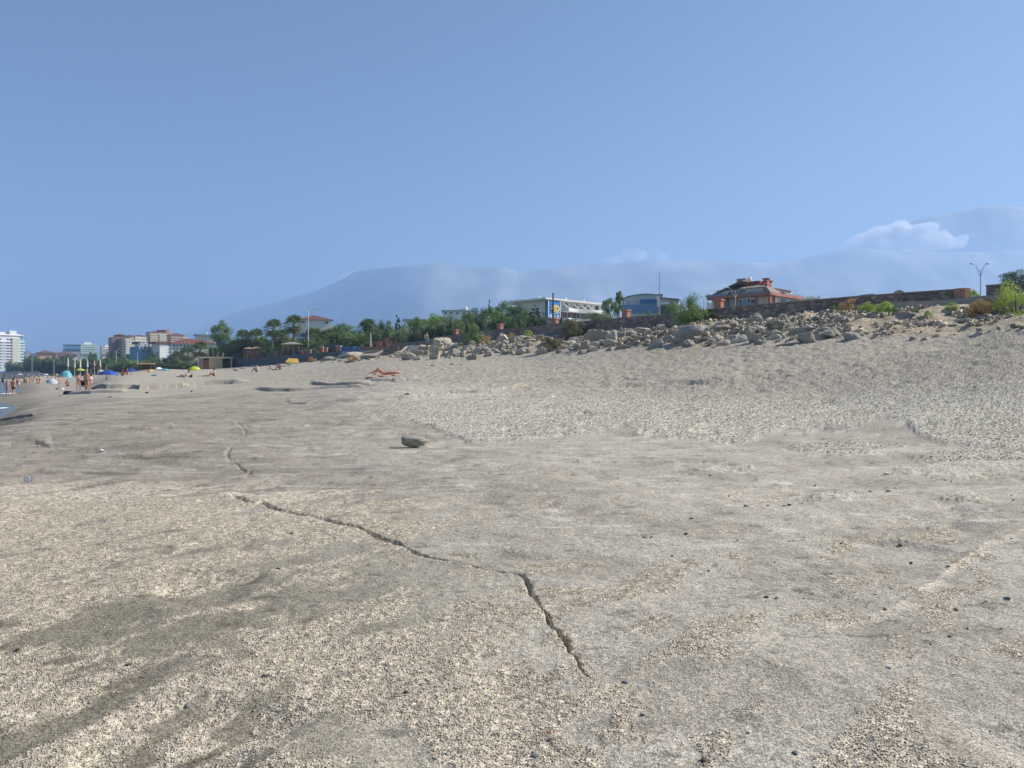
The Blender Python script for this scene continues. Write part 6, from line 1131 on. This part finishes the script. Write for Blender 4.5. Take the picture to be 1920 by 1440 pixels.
# ------------------------------------------------------------------ people
SK = {'fair': mat('fair_skin', (.62, .36, .25), rough=.55, var=.06), 'tan': mat('tanned_skin', (.48, .24, .14), rough=.5, var=.06), 'red': mat('sunburnt_skin', (.60, .31, .21), rough=.5, var=.06)}
HAIR = {'dark': mat('dark_hair', (.03, .022, .018)), 'grey': mat('grey_hair', (.35, .33, .31)), 'red': mat('auburn_hair', (.26, .09, .04)), 'fair': mat('fair_hair', (.42, .30, .16))}
def cloth(n, c): return mat(n, c, var=.12, scale=8)
def mir(d):
    o = {}
    for k, v in d.items():
        if k[0] == '*': o['L' + k[1:]] = v; o['R' + k[1:]] = (-v[0], v[1], v[2])
        else: o[k] = v
    return o
POSE = {
 'stand': mir({'pel': (0, 0, .95), 'spine': (0, .01, 1.13), 'chest': (0, .01, 1.33), 'neck': (0, .01, 1.50), 'head': (0, -.01, 1.60), 'top': (0, 0, 1.70), '*sh': (.175, .01, 1.43), '*el': (.25, .04, 1.15), '*wr': (.25, -.04, .91), '*hip': (.09, 0, .91), '*kn': (.11, -.02, .50), '*an': (.12, .03, .09), '*toe': (.14, -.13, .035)}),
 'arms': mir({'pel': (0, 0, .95), 'spine': (0, .01, 1.13), 'chest': (0, -.01, 1.33), 'neck': (0, -.02, 1.49), 'head': (0, -.06, 1.58), 'top': (0, -.06, 1.68), '*sh': (.175, 0, 1.42), '*el': (.30, -.02, 1.18), '*wr': (.12, -.22, 1.08), '*hip': (.09, 0, .91), '*kn': (.12, -.03, .50), '*an': (.14, .03, .09), '*toe': (.17, -.13, .035)}),
 'sit': mir({'pel': (0, 0, .13), 'spine': (0, .04, .33), 'chest': (0, .03, .52), 'neck': (0, -.02, .69), 'head': (0, -.06, .78), 'top': (0, -.06, .88), '*sh': (.17, .01, .61), '*el': (.26, -.14, .42), '*wr': (.16, -.34, .45), '*hip': (.09, -.03, .13), '*kn': (.13, -.40, .42), '*an': (.12, -.62, .08), '*toe': (.12, -.78, .04)}),
 'lie': {'pel': (0, 0, .12), 'spine': (.2, 0, .12), 'chest': (.40, 0, .14), 'neck': (.57, 0, .14), 'head': (.67, 0, .16), 'top': (.77, 0, .15), 'Lsh': (.50, .17, .14), 'Lel': (.68, .38, .10), 'Lwr': (.84, .18, .10), 'Rsh': (.50, -.17, .14), 'Rel': (.72, -.36, .16), 'Rwr': (.82, -.12, .22), 'Lhip': (-.05, .09, .12), 'Lkn': (-.45, .12, .30), 'Lan': (-.84, .13, .08), 'Ltoe': (-.92, .13, .20), 'Rhip': (-.05, -.09, .12), 'Rkn': (-.36, -.10, .47), 'Ran': (-.50, -.10, .07), 'Rtoe': (-.66, -.11, .04)},
 'prone': {'pel': (0, 0, .12), 'spine': (.2, 0, .12), 'chest': (.40, 0, .16), 'neck': (.56, 0, .22), 'head': (.65, 0, .28), 'top': (.73, 0, .33), 'Lsh': (.50, .17, .16), 'Lel': (.62, .28, .05), 'Lwr': (.82, .14, .05), 'Rsh': (.50, -.17, .16), 'Rel': (.62, -.28, .05), 'Rwr': (.82, -.14, .05), 'Lhip': (-.05, .09, .12), 'Lkn': (-.46, .12, .08), 'Lan': (-.86, .14, .08), 'Ltoe': (-.98, .16, .04), 'Rhip': (-.05, -.09, .12), 'Rkn': (-.46, -.12, .08), 'Ran': (-.86, -.14, .08), 'Rtoe': (-.98, -.16, .04)},
 'recline': {'pel': (0, 0, .13), 'spine': (.16, 0, .24), 'chest': (.32, 0, .38), 'neck': (.44, 0, .52), 'head': (.48, 0, .62), 'top': (.50, 0, .72), 'Lsh': (.38, .17, .46), 'Lel': (.56, .24, .16), 'Lwr': (.40, .26, .05), 'Rsh': (.38, -.17, .46), 'Rel': (.30, -.28, .24), 'Rwr': (.06, -.24, .24), 'Lhip': (-.05, .09, .13), 'Lkn': (-.42, .12, .36), 'Lan': (-.70, .13, .08), 'Ltoe': (-.84, .13, .06), 'Rhip': (-.05, -.09, .12), 'Rkn': (-.48, -.12, .14), 'Ran': (-.90, -.13, .08), 'Rtoe': (-.98, -.14, .18)},
 'wall': mir({'pel': (0, 0, .12), 'spine': (0, -.02, .32), 'chest': (0, -.10, .50), 'neck': (0, -.19, .64), 'head': (0, -.25, .72), 'top': (0, -.26, .82), '*sh': (.17, -.12, .58), '*el': (.24, -.24, .34), '*wr': (.10, -.40, .28), '*hip': (.09, -.03, .12), '*kn': (.12, -.45, .14), '*an': (.12, -.48, -.30), '*toe': (.12, -.62, -.34)}),
}
RADI = {'pel': .135, 'spine': .12, 'chest': .14, 'neck': .055, 'head': .088, 'top': .075, 'sh': .058, 'el': .040, 'wr': .027, 'hip': .088, 'kn': .055, 'an': .037, 'toe': .030}
def skinned(name, V, E, R, m, parent, sub=1):
    me = bpy.data.meshes.new(name); me.from_pydata(V, E, []); o = link(name, me, m, parent)
    if not me.skin_vertices: me.skin_vertices.new() if hasattr(me.skin_vertices, 'new') else None
    sk = o.modifiers.new('skin', 'SKIN'); sk.use_smooth_shade = True
    for k, r_ in enumerate(R): me.skin_vertices[0].data[k].radius = (r_, r_)
    me.skin_vertices[0].data[0].use_root = True
    s_ = o.modifiers.new('smooth', 'SUBSURF'); s_.levels = sub; s_.render_levels = sub; return o
def person(label, px, Y, pose, rz, hpx=None, skin='fair', hair='dark', wear=(), py=None, group=None, wide=1.0, zoff=0, longhair=False, jitter=True, loc=None):
    x = P(px, Y); g = float(hz(x, Y)) if py is None else Zp(py, Y)
    o = empty('person', loc or (x, Y, g + zoff), label, 'person', group, rz); J = {k: Vector(v) for k, v in POSE[pose].items()}
    if jitter and pose in ('stand', 'arms'):
        J['Lkn'].y -= .06; J['Lan'].y -= .05; J['Ltoe'].y -= .05; J['Ran'].x -= .03
    stature = {'stand': 1.72, 'arms': 1.70}.get(pose)
    if hpx and stature: o.scale = (hpx * Y / F / stature,) * 3
    elif hpx: o.scale = (hpx,) * 3
    V = []; R = []; E = []; ix = {}
    def av(k, p, r_): ix[k] = len(V); V.append(tuple(p)); R.append(r_)
    av('pel', J['pel'], .135 * wide)
    for k in ('spine', 'chest', 'neck', 'head', 'top'): av(k, J[k], RADI[k] * (wide if k in ('spine', 'chest') else 1))
    E += [(0, 1), (1, 2), (2, 3), (3, 4), (4, 5)]
    fwd = Vector((0, -1, 0)) if pose not in ('lie',) else Vector((0, 0, 1)); up = (J['top'] - J['neck']).normalized(); fwd = (fwd - up * fwd.dot(up)).normalized(); sd_ = fwd.cross(up)
    av('nose', J['head'] + fwd * .105 + up * .0, .012); E.append((ix['head'], ix['nose']))
    for sg in (-1, 1): av('ear%d' % sg, J['head'] + sd_ * .09 * sg, .016); E.append((ix['head'], ix['ear%d' % sg]))
    for s_ in 'LR':
        for k in ('sh', 'el', 'wr', 'hip', 'kn', 'an', 'toe'): av(s_ + k, J[s_ + k], RADI[k])
        E += [(ix['chest'], ix[s_ + 'sh']), (ix[s_ + 'sh'], ix[s_ + 'el']), (ix[s_ + 'el'], ix[s_ + 'wr']), (0, ix[s_ + 'hip']), (ix[s_ + 'hip'], ix[s_ + 'kn']), (ix[s_ + 'kn'], ix[s_ + 'an']), (ix[s_ + 'an'], ix[s_ + 'toe'])]
        d = (J[s_ + 'wr'] - J[s_ + 'el']).normalized(); q = d.cross(Vector((1, 0, 0)) if abs(d.x) < .8 else Vector((0, 1, 0))).normalized(); n_ = d.cross(q)
        av(s_ + 'palm', J[s_ + 'wr'] + d * .07, .027); E.append((ix[s_ + 'wr'], ix[s_ + 'palm']))
        for f_, (off, ln) in enumerate(((-.027, .065), (-.009, .078), (.009, .074), (.026, .058))):
            av(s_ + 'f%da' % f_, J[s_ + 'wr'] + d * (.10 + ln * .45) + q * off, .0088); av(s_ + 'f%db' % f_, J[s_ + 'wr'] + d * (.10 + ln) + q * off + n_ * .02, .0075)
            E += [(ix[s_ + 'palm'], ix[s_ + 'f%da' % f_]), (ix[s_ + 'f%da' % f_], ix[s_ + 'f%db' % f_])]
        av(s_ + 'th', J[s_ + 'wr'] + d * .08 + q * -.055 + n_ * .01, .0095); E.append((ix[s_ + 'palm'], ix[s_ + 'th']))
    skinned('body', V, E, R, SK[skin], o)
    for w_ in wear:
        kind, m = w_
        if kind in ('shorts', 'briefs', 'trousers'):
            t = {'shorts': .62, 'briefs': .18, 'trousers': .97}[kind]; vv = [J['pel'] + (J['spine'] - J['pel']) * .25, J['pel']]; rr = [.132 * wide, .15 * wide]; ee = [(0, 1)]
            for s_ in 'LR':
                i = len(vv); vv.append(J[s_ + 'hip']); rr.append(.104)
                if kind == 'trousers': vv += [J[s_ + 'kn'], J[s_ + 'kn'].lerp(J[s_ + 'an'], .9)]; rr += [.07, .055]; ee += [(1, i), (i, i + 1), (i + 1, i + 2)]
                else: vv.append(J[s_ + 'hip'].lerp(J[s_ + 'kn'], t)); rr.append(.088 if kind == 'shorts' else .10); ee += [(1, i), (i, i + 1)]
        elif kind == 'top':
            vv = [J['chest'], J['spine']]; rr = [.152 * wide, .133 * wide]; ee = [(0, 1)]
            for s_ in 'LR': i = len(vv); vv += [J[s_ + 'sh'], J[s_ + 'sh'].lerp(J[s_ + 'el'], .55)]; rr += [.07, .055]; ee += [(0, i), (i, i + 1)]
        elif kind == 'band': vv = [J['chest'].lerp(J['spine'], .05), J['chest'].lerp(J['spine'], .35)]; rr = [.150 * wide, .145 * wide]; ee = [(0, 1)]
        elif kind == 'swimsuit': vv = [J['chest'], J['spine'], J['pel'], J['Lhip'], J['Rhip']]; rr = [.148 * wide, .13 * wide, .148 * wide, .10, .10]; ee = [(0, 1), (1, 2), (2, 3), (2, 4)]
        elif kind == 'dress': vv = [J['chest'], J['spine'], J['pel'], J['Lkn'].lerp(J['Rkn'], .5) + Vector((0, 0, .05))]; rr = [.15, .15, .18, .22]; ee = [(0, 1), (1, 2), (2, 3)]
        skinned(kind if kind != 'band' else 'bikini_top', [tuple(v) for v in vv], ee, rr, m, o)
    c = J['head'].lerp(J['top'], .65) - fwd * .022
    h_ = MB().sphere(c, .107, 12, 8, (1, 1, .95))
    if longhair: h_.sphere(J['neck'].lerp(J['head'], .4) - fwd * .07, .085, 10, 6, (1.1, .8, 1.6))
    h_.build('hair', HAIR[hair], o, smooth=True); return o
B = rad(180)
dk = cloth('charcoal_swim_cloth', (.05, .06, .07)); bk = cloth('black_swim_cloth', (.015, .015, .02)); li = cloth('lilac_swim_cloth', (.45, .30, .46)); teal = cloth('teal_pattern_cloth', (.12, .20, .22)); wh = cloth('white_shirt_cloth', (.72, .73, .76)); jean = cloth('denim_cloth', (.22, .32, .46)); pk = cloth('pink_swim_cloth', (.70, .25, .25))
person('woman in a lilac swimsuit wading hand to hand at the waterline, seen from behind', 14, 78, 'stand', B + .3, 29, 'fair', 'fair', [('swimsuit', li)], py=742.5)
person('broad-backed man in charcoal shorts wading at the waterline, seen from behind', 25, 77, 'stand', B - .15, 32, 'red', 'dark', [('shorts', dk)], py=742.5, wide=1.15)
person('woman in a teal patterned swimsuit at the left of the group on the beach', 147, 63, 'arms', rad(70), 34, 'tan', 'dark', [('swimsuit', teal)], py=733.5, longhair=True)
person('man in black briefs in the middle of the group, back to the camera', 163, 62.5, 'stand', B + .2, 36, 'red', 'grey', [('briefs', bk)], py=733, wide=1.15)
person('tall man standing behind the man in black briefs', 161.5, 66, 'arms', B - .4, 38, 'tan', 'fair', [('shorts', dk)], py=731.5, wide=1.1)
person('person in a white shirt at the right of the group', 171, 64, 'arms', rad(-80), 29, 'fair', 'dark', [('top', wh)], py=732)
person('woman in a white dress walking behind the wading couple', 35.5, 112, 'stand', B + .4, 15, 'fair', 'dark', [('dress', wh)], py=727)
person('child bending near the violet bag', 110, 84, 'arms', rad(60), 12, 'red', 'dark', [('briefs', pk)])
person('person in dark clothes sitting under the cyan parasol', 126, 97, 'sit', rad(40), 1.0, 'tan', 'dark', [('top', bk), ('shorts', bk)])
person('dark-haired person sitting left of the pair on the sand', 231, 93, 'sit', rad(-60), 1.0, 'tan', 'dark', [('top', bk), ('shorts', bk)])
person('person sitting right of the pair on the sand', 239, 93, 'sit', rad(-70), 1.0, 'tan', 'red', [('top', cloth('wine_cloth', (.16, .05, .06)))])
person('man reclining on the sand in pale shirt and grey trousers', 346, 86, 'recline', rad(0), 1.0, 'fair', 'dark', [('top', wh), ('trousers', cloth('grey_trouser_cloth', (.30, .31, .34)))])
person('bare-backed woman with dark hair sitting in black shorts', 402, 90, 'sit', rad(-75), 1.0, 'fair', 'dark', [('shorts', bk)])
person('person lying on the sand just left of the bare-backed woman', 386, 91, 'prone', rad(10), .95, 'fair', 'dark', [('briefs', dk)])
person('sunburnt person sitting with knees up on the open sand', 482, 95, 'sit', rad(-80), 1.0, 'red', 'fair', [('shorts', dk)])
person('person with dark hair sitting, right of the one lying on the sand', 526, 97, 'sit', rad(-85), 1.0, 'tan', 'dark', [('top', cloth('slate_cloth', (.20, .22, .25))), ('shorts', bk)])
person('person lying on the sand next to the dark-haired sitter', 512, 98, 'lie', rad(5), .85, 'fair', 'dark', [('briefs', bk)])
person('sunbather lying on a pink towel with knees raised', 720, 46, 'lie', rad(4), 1.02, 'red', 'dark', [('briefs', pk), ('band', pk)], zoff=.09)
person('person in white shirt and jeans sitting hunched on the stone wall', 798, 106.3, 'wall', rad(35), 1.25, 'fair', 'red', [('top', wh), ('trousers', jean)], py=637.5)
GB = 'bathers crowded on the far beach by the pier'
pr = person('dark-shorted bather standing apart at the left of the far crowd', 46, 150, 'stand', B, 12.5, 'tan', 'dark', [('shorts', dk)], group=GB)
p2 = person('bather in a pink swimsuit standing near the middle of the far crowd', 60, 155, 'stand', .8, 12, 'red', 'fair', [('swimsuit', pk)], group=GB)
p3 = person('bather sitting near the tipped grey parasol in the far crowd', 70, 145, 'sit', .8, 1, 'fair', 'dark', [('shorts', bk)], group=GB)
for k in range(24):
    px = _rr.uniform(24, 118); Y = _rr.uniform(112, 200) * (1.0 if px > 45 else 1.15); x = P(px, Y); g = float(hz(x, Y))
    if g < -.85: continue
    o = copy_tree([pr, p2, p3][k % 3]); o['label'] = ('bather in dark shorts', 'bather in pink swimsuit', 'bather sitting')[k % 3] + ', in the crowd ' + _lm(px, [(45, 'behind the wading couple'), (65, 'in front of the pier end'), (85, 'under the straw parasols'), (100, 'behind the tipped grey parasol'), (999, 'left of the cyan parasol')]) + (', far back' if Y > 165 else ''); o.location = (x, Y, g); o.rotation_euler = (0, 0, _rr.uniform(0, 6.28))
# beach chair in the middle of the group
ch = empty('folding_chair', (P(156, 63.6), 63.6, Zp(733, 63.6)), 'black folding chair standing among the group of people', 'chair', None, .6)
MB().box(-.24, .24, -.22, .22, .40, .44).build('seat', bk, ch); MB().box(-.24, .24, .20, .24, .46, .88, tilt=(-.15, 'X')).build('backrest', bk, ch)
for a in (-.24, .24):
    MB().tube([(a, -.24, 0), (a, .22, .44)], .016, 6).build('leg', DMETAL, ch); MB().tube([(a, .24, 0), (a, -.2, .42)], .016, 6).build('leg', DMETAL, ch)
# ------------------------------------------------------------------ mountains, clouds, haze
def mountain(name, pts, Y00, depth, label, seed, base=-30, back=0):
    us = np.arange(pts[0][0], pts[-1][0] + 1, 6.0); Y0 = Y00 + back * (1 - sst(420, 820, us))
    top = EYE + np.interp(us, [a for a, b in pts], [(HY - b) / F for a, b in pts]) * Y0
    n = 60; V = []
    for j in range(n):
        t = j / (n - 1) * 2 - 1; Y = Y0 + t * depth; Yv = Y
        X = (us - CX) / F * Y0 * (1 + .3 * t * depth / Y0); sh = (1 - abs(t) ** 1.15)
        rg = fbm(X / 900 + seed, Yv / 900, 131 + seed, 5, .6) - .5
        gu = np.abs(fbm(X / 330, Yv / 700, 141, 4, .6) - .5) * -2
        h = base + (top - base) * sh + (rg * 160 + gu * 25) * (1 - abs(2 * abs(t) - 1)) * .6 + (fbm(X / 150, Yv / 150, 151, 3) - .5) * 22
        V.append(np.stack([X, Yv, h], -1))
    V = np.array(V).reshape(-1, 3); nc = len(us); i = np.arange(n - 1)[:, None] * nc + np.arange(nc - 1)[None, :]
    me = npmesh(name, V, np.stack([i, i + 1, i + 1 + nc, i + nc], -1).reshape(-1, 4), True)
    tag(link(name, me, mat('mountain_rock', (.28, .30, .27), var=.35, scale=.004, mix=(.40, .39, .36))), label, None, None, 'structure')
mountain('mountain', [(250,640),(330,628),(380,612),(420,592),(470,575),(540,560),(600,542),(640,522),(665,507),(690,502),(740,498),(780,496),(815,491),(860,498),(940,498),(970,508),(1010,505),(1060,498),(1130,492),(1200,491),(1300,487),(1400,492),(1450,492),(1500,485),(1560,470),(1620,464),(1720,470),(1850,470),(2000,465),(2300,480),(2700,540)], 5000, 1100, 'long hazy blue mountain ridge behind the town', 1, back=1900)
mountain('mountain', [(1380,560),(1480,520),(1560,478),(1620,452),(1680,424),(1710,413),(1740,403),(1780,399),(1810,390),(1840,384),(1880,382),(1910,386),(1950,392),(2050,402),(2300,470),(2700,560)], 9900, 1500, 'high hazy mountain peak standing above the cloud', 5)
def cloud(cx, cy, w_, h_, Y, label, dens, seed, puffs):
    mb = MB(); r = random.Random(seed)
    for (a, b, q) in puffs: mb.sphere((P(cx + a, Y), Y + r.uniform(-100, 100), Zp(cy + b, Y)), q * 1.12 * Y / F, 20, 12, (1.25, 1.6, .8))
    me = mb.mesh('cloud', True); o = link('cloud', me, None)
    m = bpy.data.materials.new('cloud_vapour'); m.use_nodes = True; t = m.node_tree; N = t.nodes; L = t.links; N.remove(N['Principled BSDF'])
    v = N.new('ShaderNodeVolumePrincipled'); v.inputs['Color'].default_value = (.97, .95, .95, 1); v.inputs['Anisotropy'].default_value = .2
    tc = N.new('ShaderNodeTexCoord'); no = N.new('ShaderNodeTexNoise'); no.inputs['Scale'].default_value = 1 / 150; no.inputs['Detail'].default_value = 6; no.inputs['Roughness'].default_value = .6; L.new(tc.outputs['Object'], no.inputs[0])
    mr = N.new('ShaderNodeMapRange'); mr.inputs[1].default_value = .40; mr.inputs[2].default_value = .66; mr.inputs[3].default_value = 0; mr.inputs[4].default_value = dens; L.new(no.outputs['Fac'], mr.inputs[0])
    L.new(mr.outputs[0], v.inputs['Density']); L.new(v.outputs[0], N['Material Output'].inputs['Volume']); me.materials.append(m)
    rm = o.modifiers.new('blend', 'REMESH'); rm.mode = 'VOXEL'; rm.voxel_size = 28
    tag(o, label, 'cloud', None, 'stuff')
cloud(1690, 445, 0, 0, 5900, 'white cumulus cloud lying across the shoulder of the high peak', .035, 1,
      [(-100,22,12),(-84,14,15),(-66,4,16),(-48,-6,15),(-30,-10,13),(-12,-14,14),(2,-24,11),(12,-20,9),(26,-10,14),(42,-14,12),(58,-8,12),(74,-6,9),(86,2,11),(100,6,9),(112,14,8),(-30,10,20),(0,6,20),(30,8,18),(60,10,16),(-60,20,15),(-80,26,10),(84,16,12)])
cloud(1192, 482, 0, 0, 5900, 'faint thin cloud resting on the long ridge', .008, 2, [(-48,8,11),(-30,2,12),(-14,-4,13),(4,0,13),(20,-6,11),(34,-8,12),(48,-2,11),(60,8,8)])
cloud(672, 522, 0, 0, 5900, 'faint puff of cloud at the left end of the long ridge', .005, 3, [(-14,2,14),(8,0,18),(22,6,12)])
cloud(430, 545, 0, 0, 5900, 'very faint low cloud far left over the ridge foot', .002, 4, [(-20,2,16),(8,0,20),(30,6,14)])
hb = MB().box(-7500, 7500, -120, 8100, -9, 905)
ho = hb.build('haze', None); tag(ho, 'thin blue sea haze', 'haze', None, 'stuff')
hm = bpy.data.materials.new('haze_air'); hm.use_nodes = True; t = hm.node_tree; t.nodes.remove(t.nodes['Principled BSDF'])
v = t.nodes.new('ShaderNodeVolumePrincipled'); v.inputs['Color'].default_value = (.40, .605, .95, 1); v.inputs['Density'].default_value = HAZE; v.inputs['Anisotropy'].default_value = .2
t.links.new(v.outputs[0], t.nodes['Material Output'].inputs['Volume']); ho.data.materials.append(hm)
ho.display_type = 'WIRE'
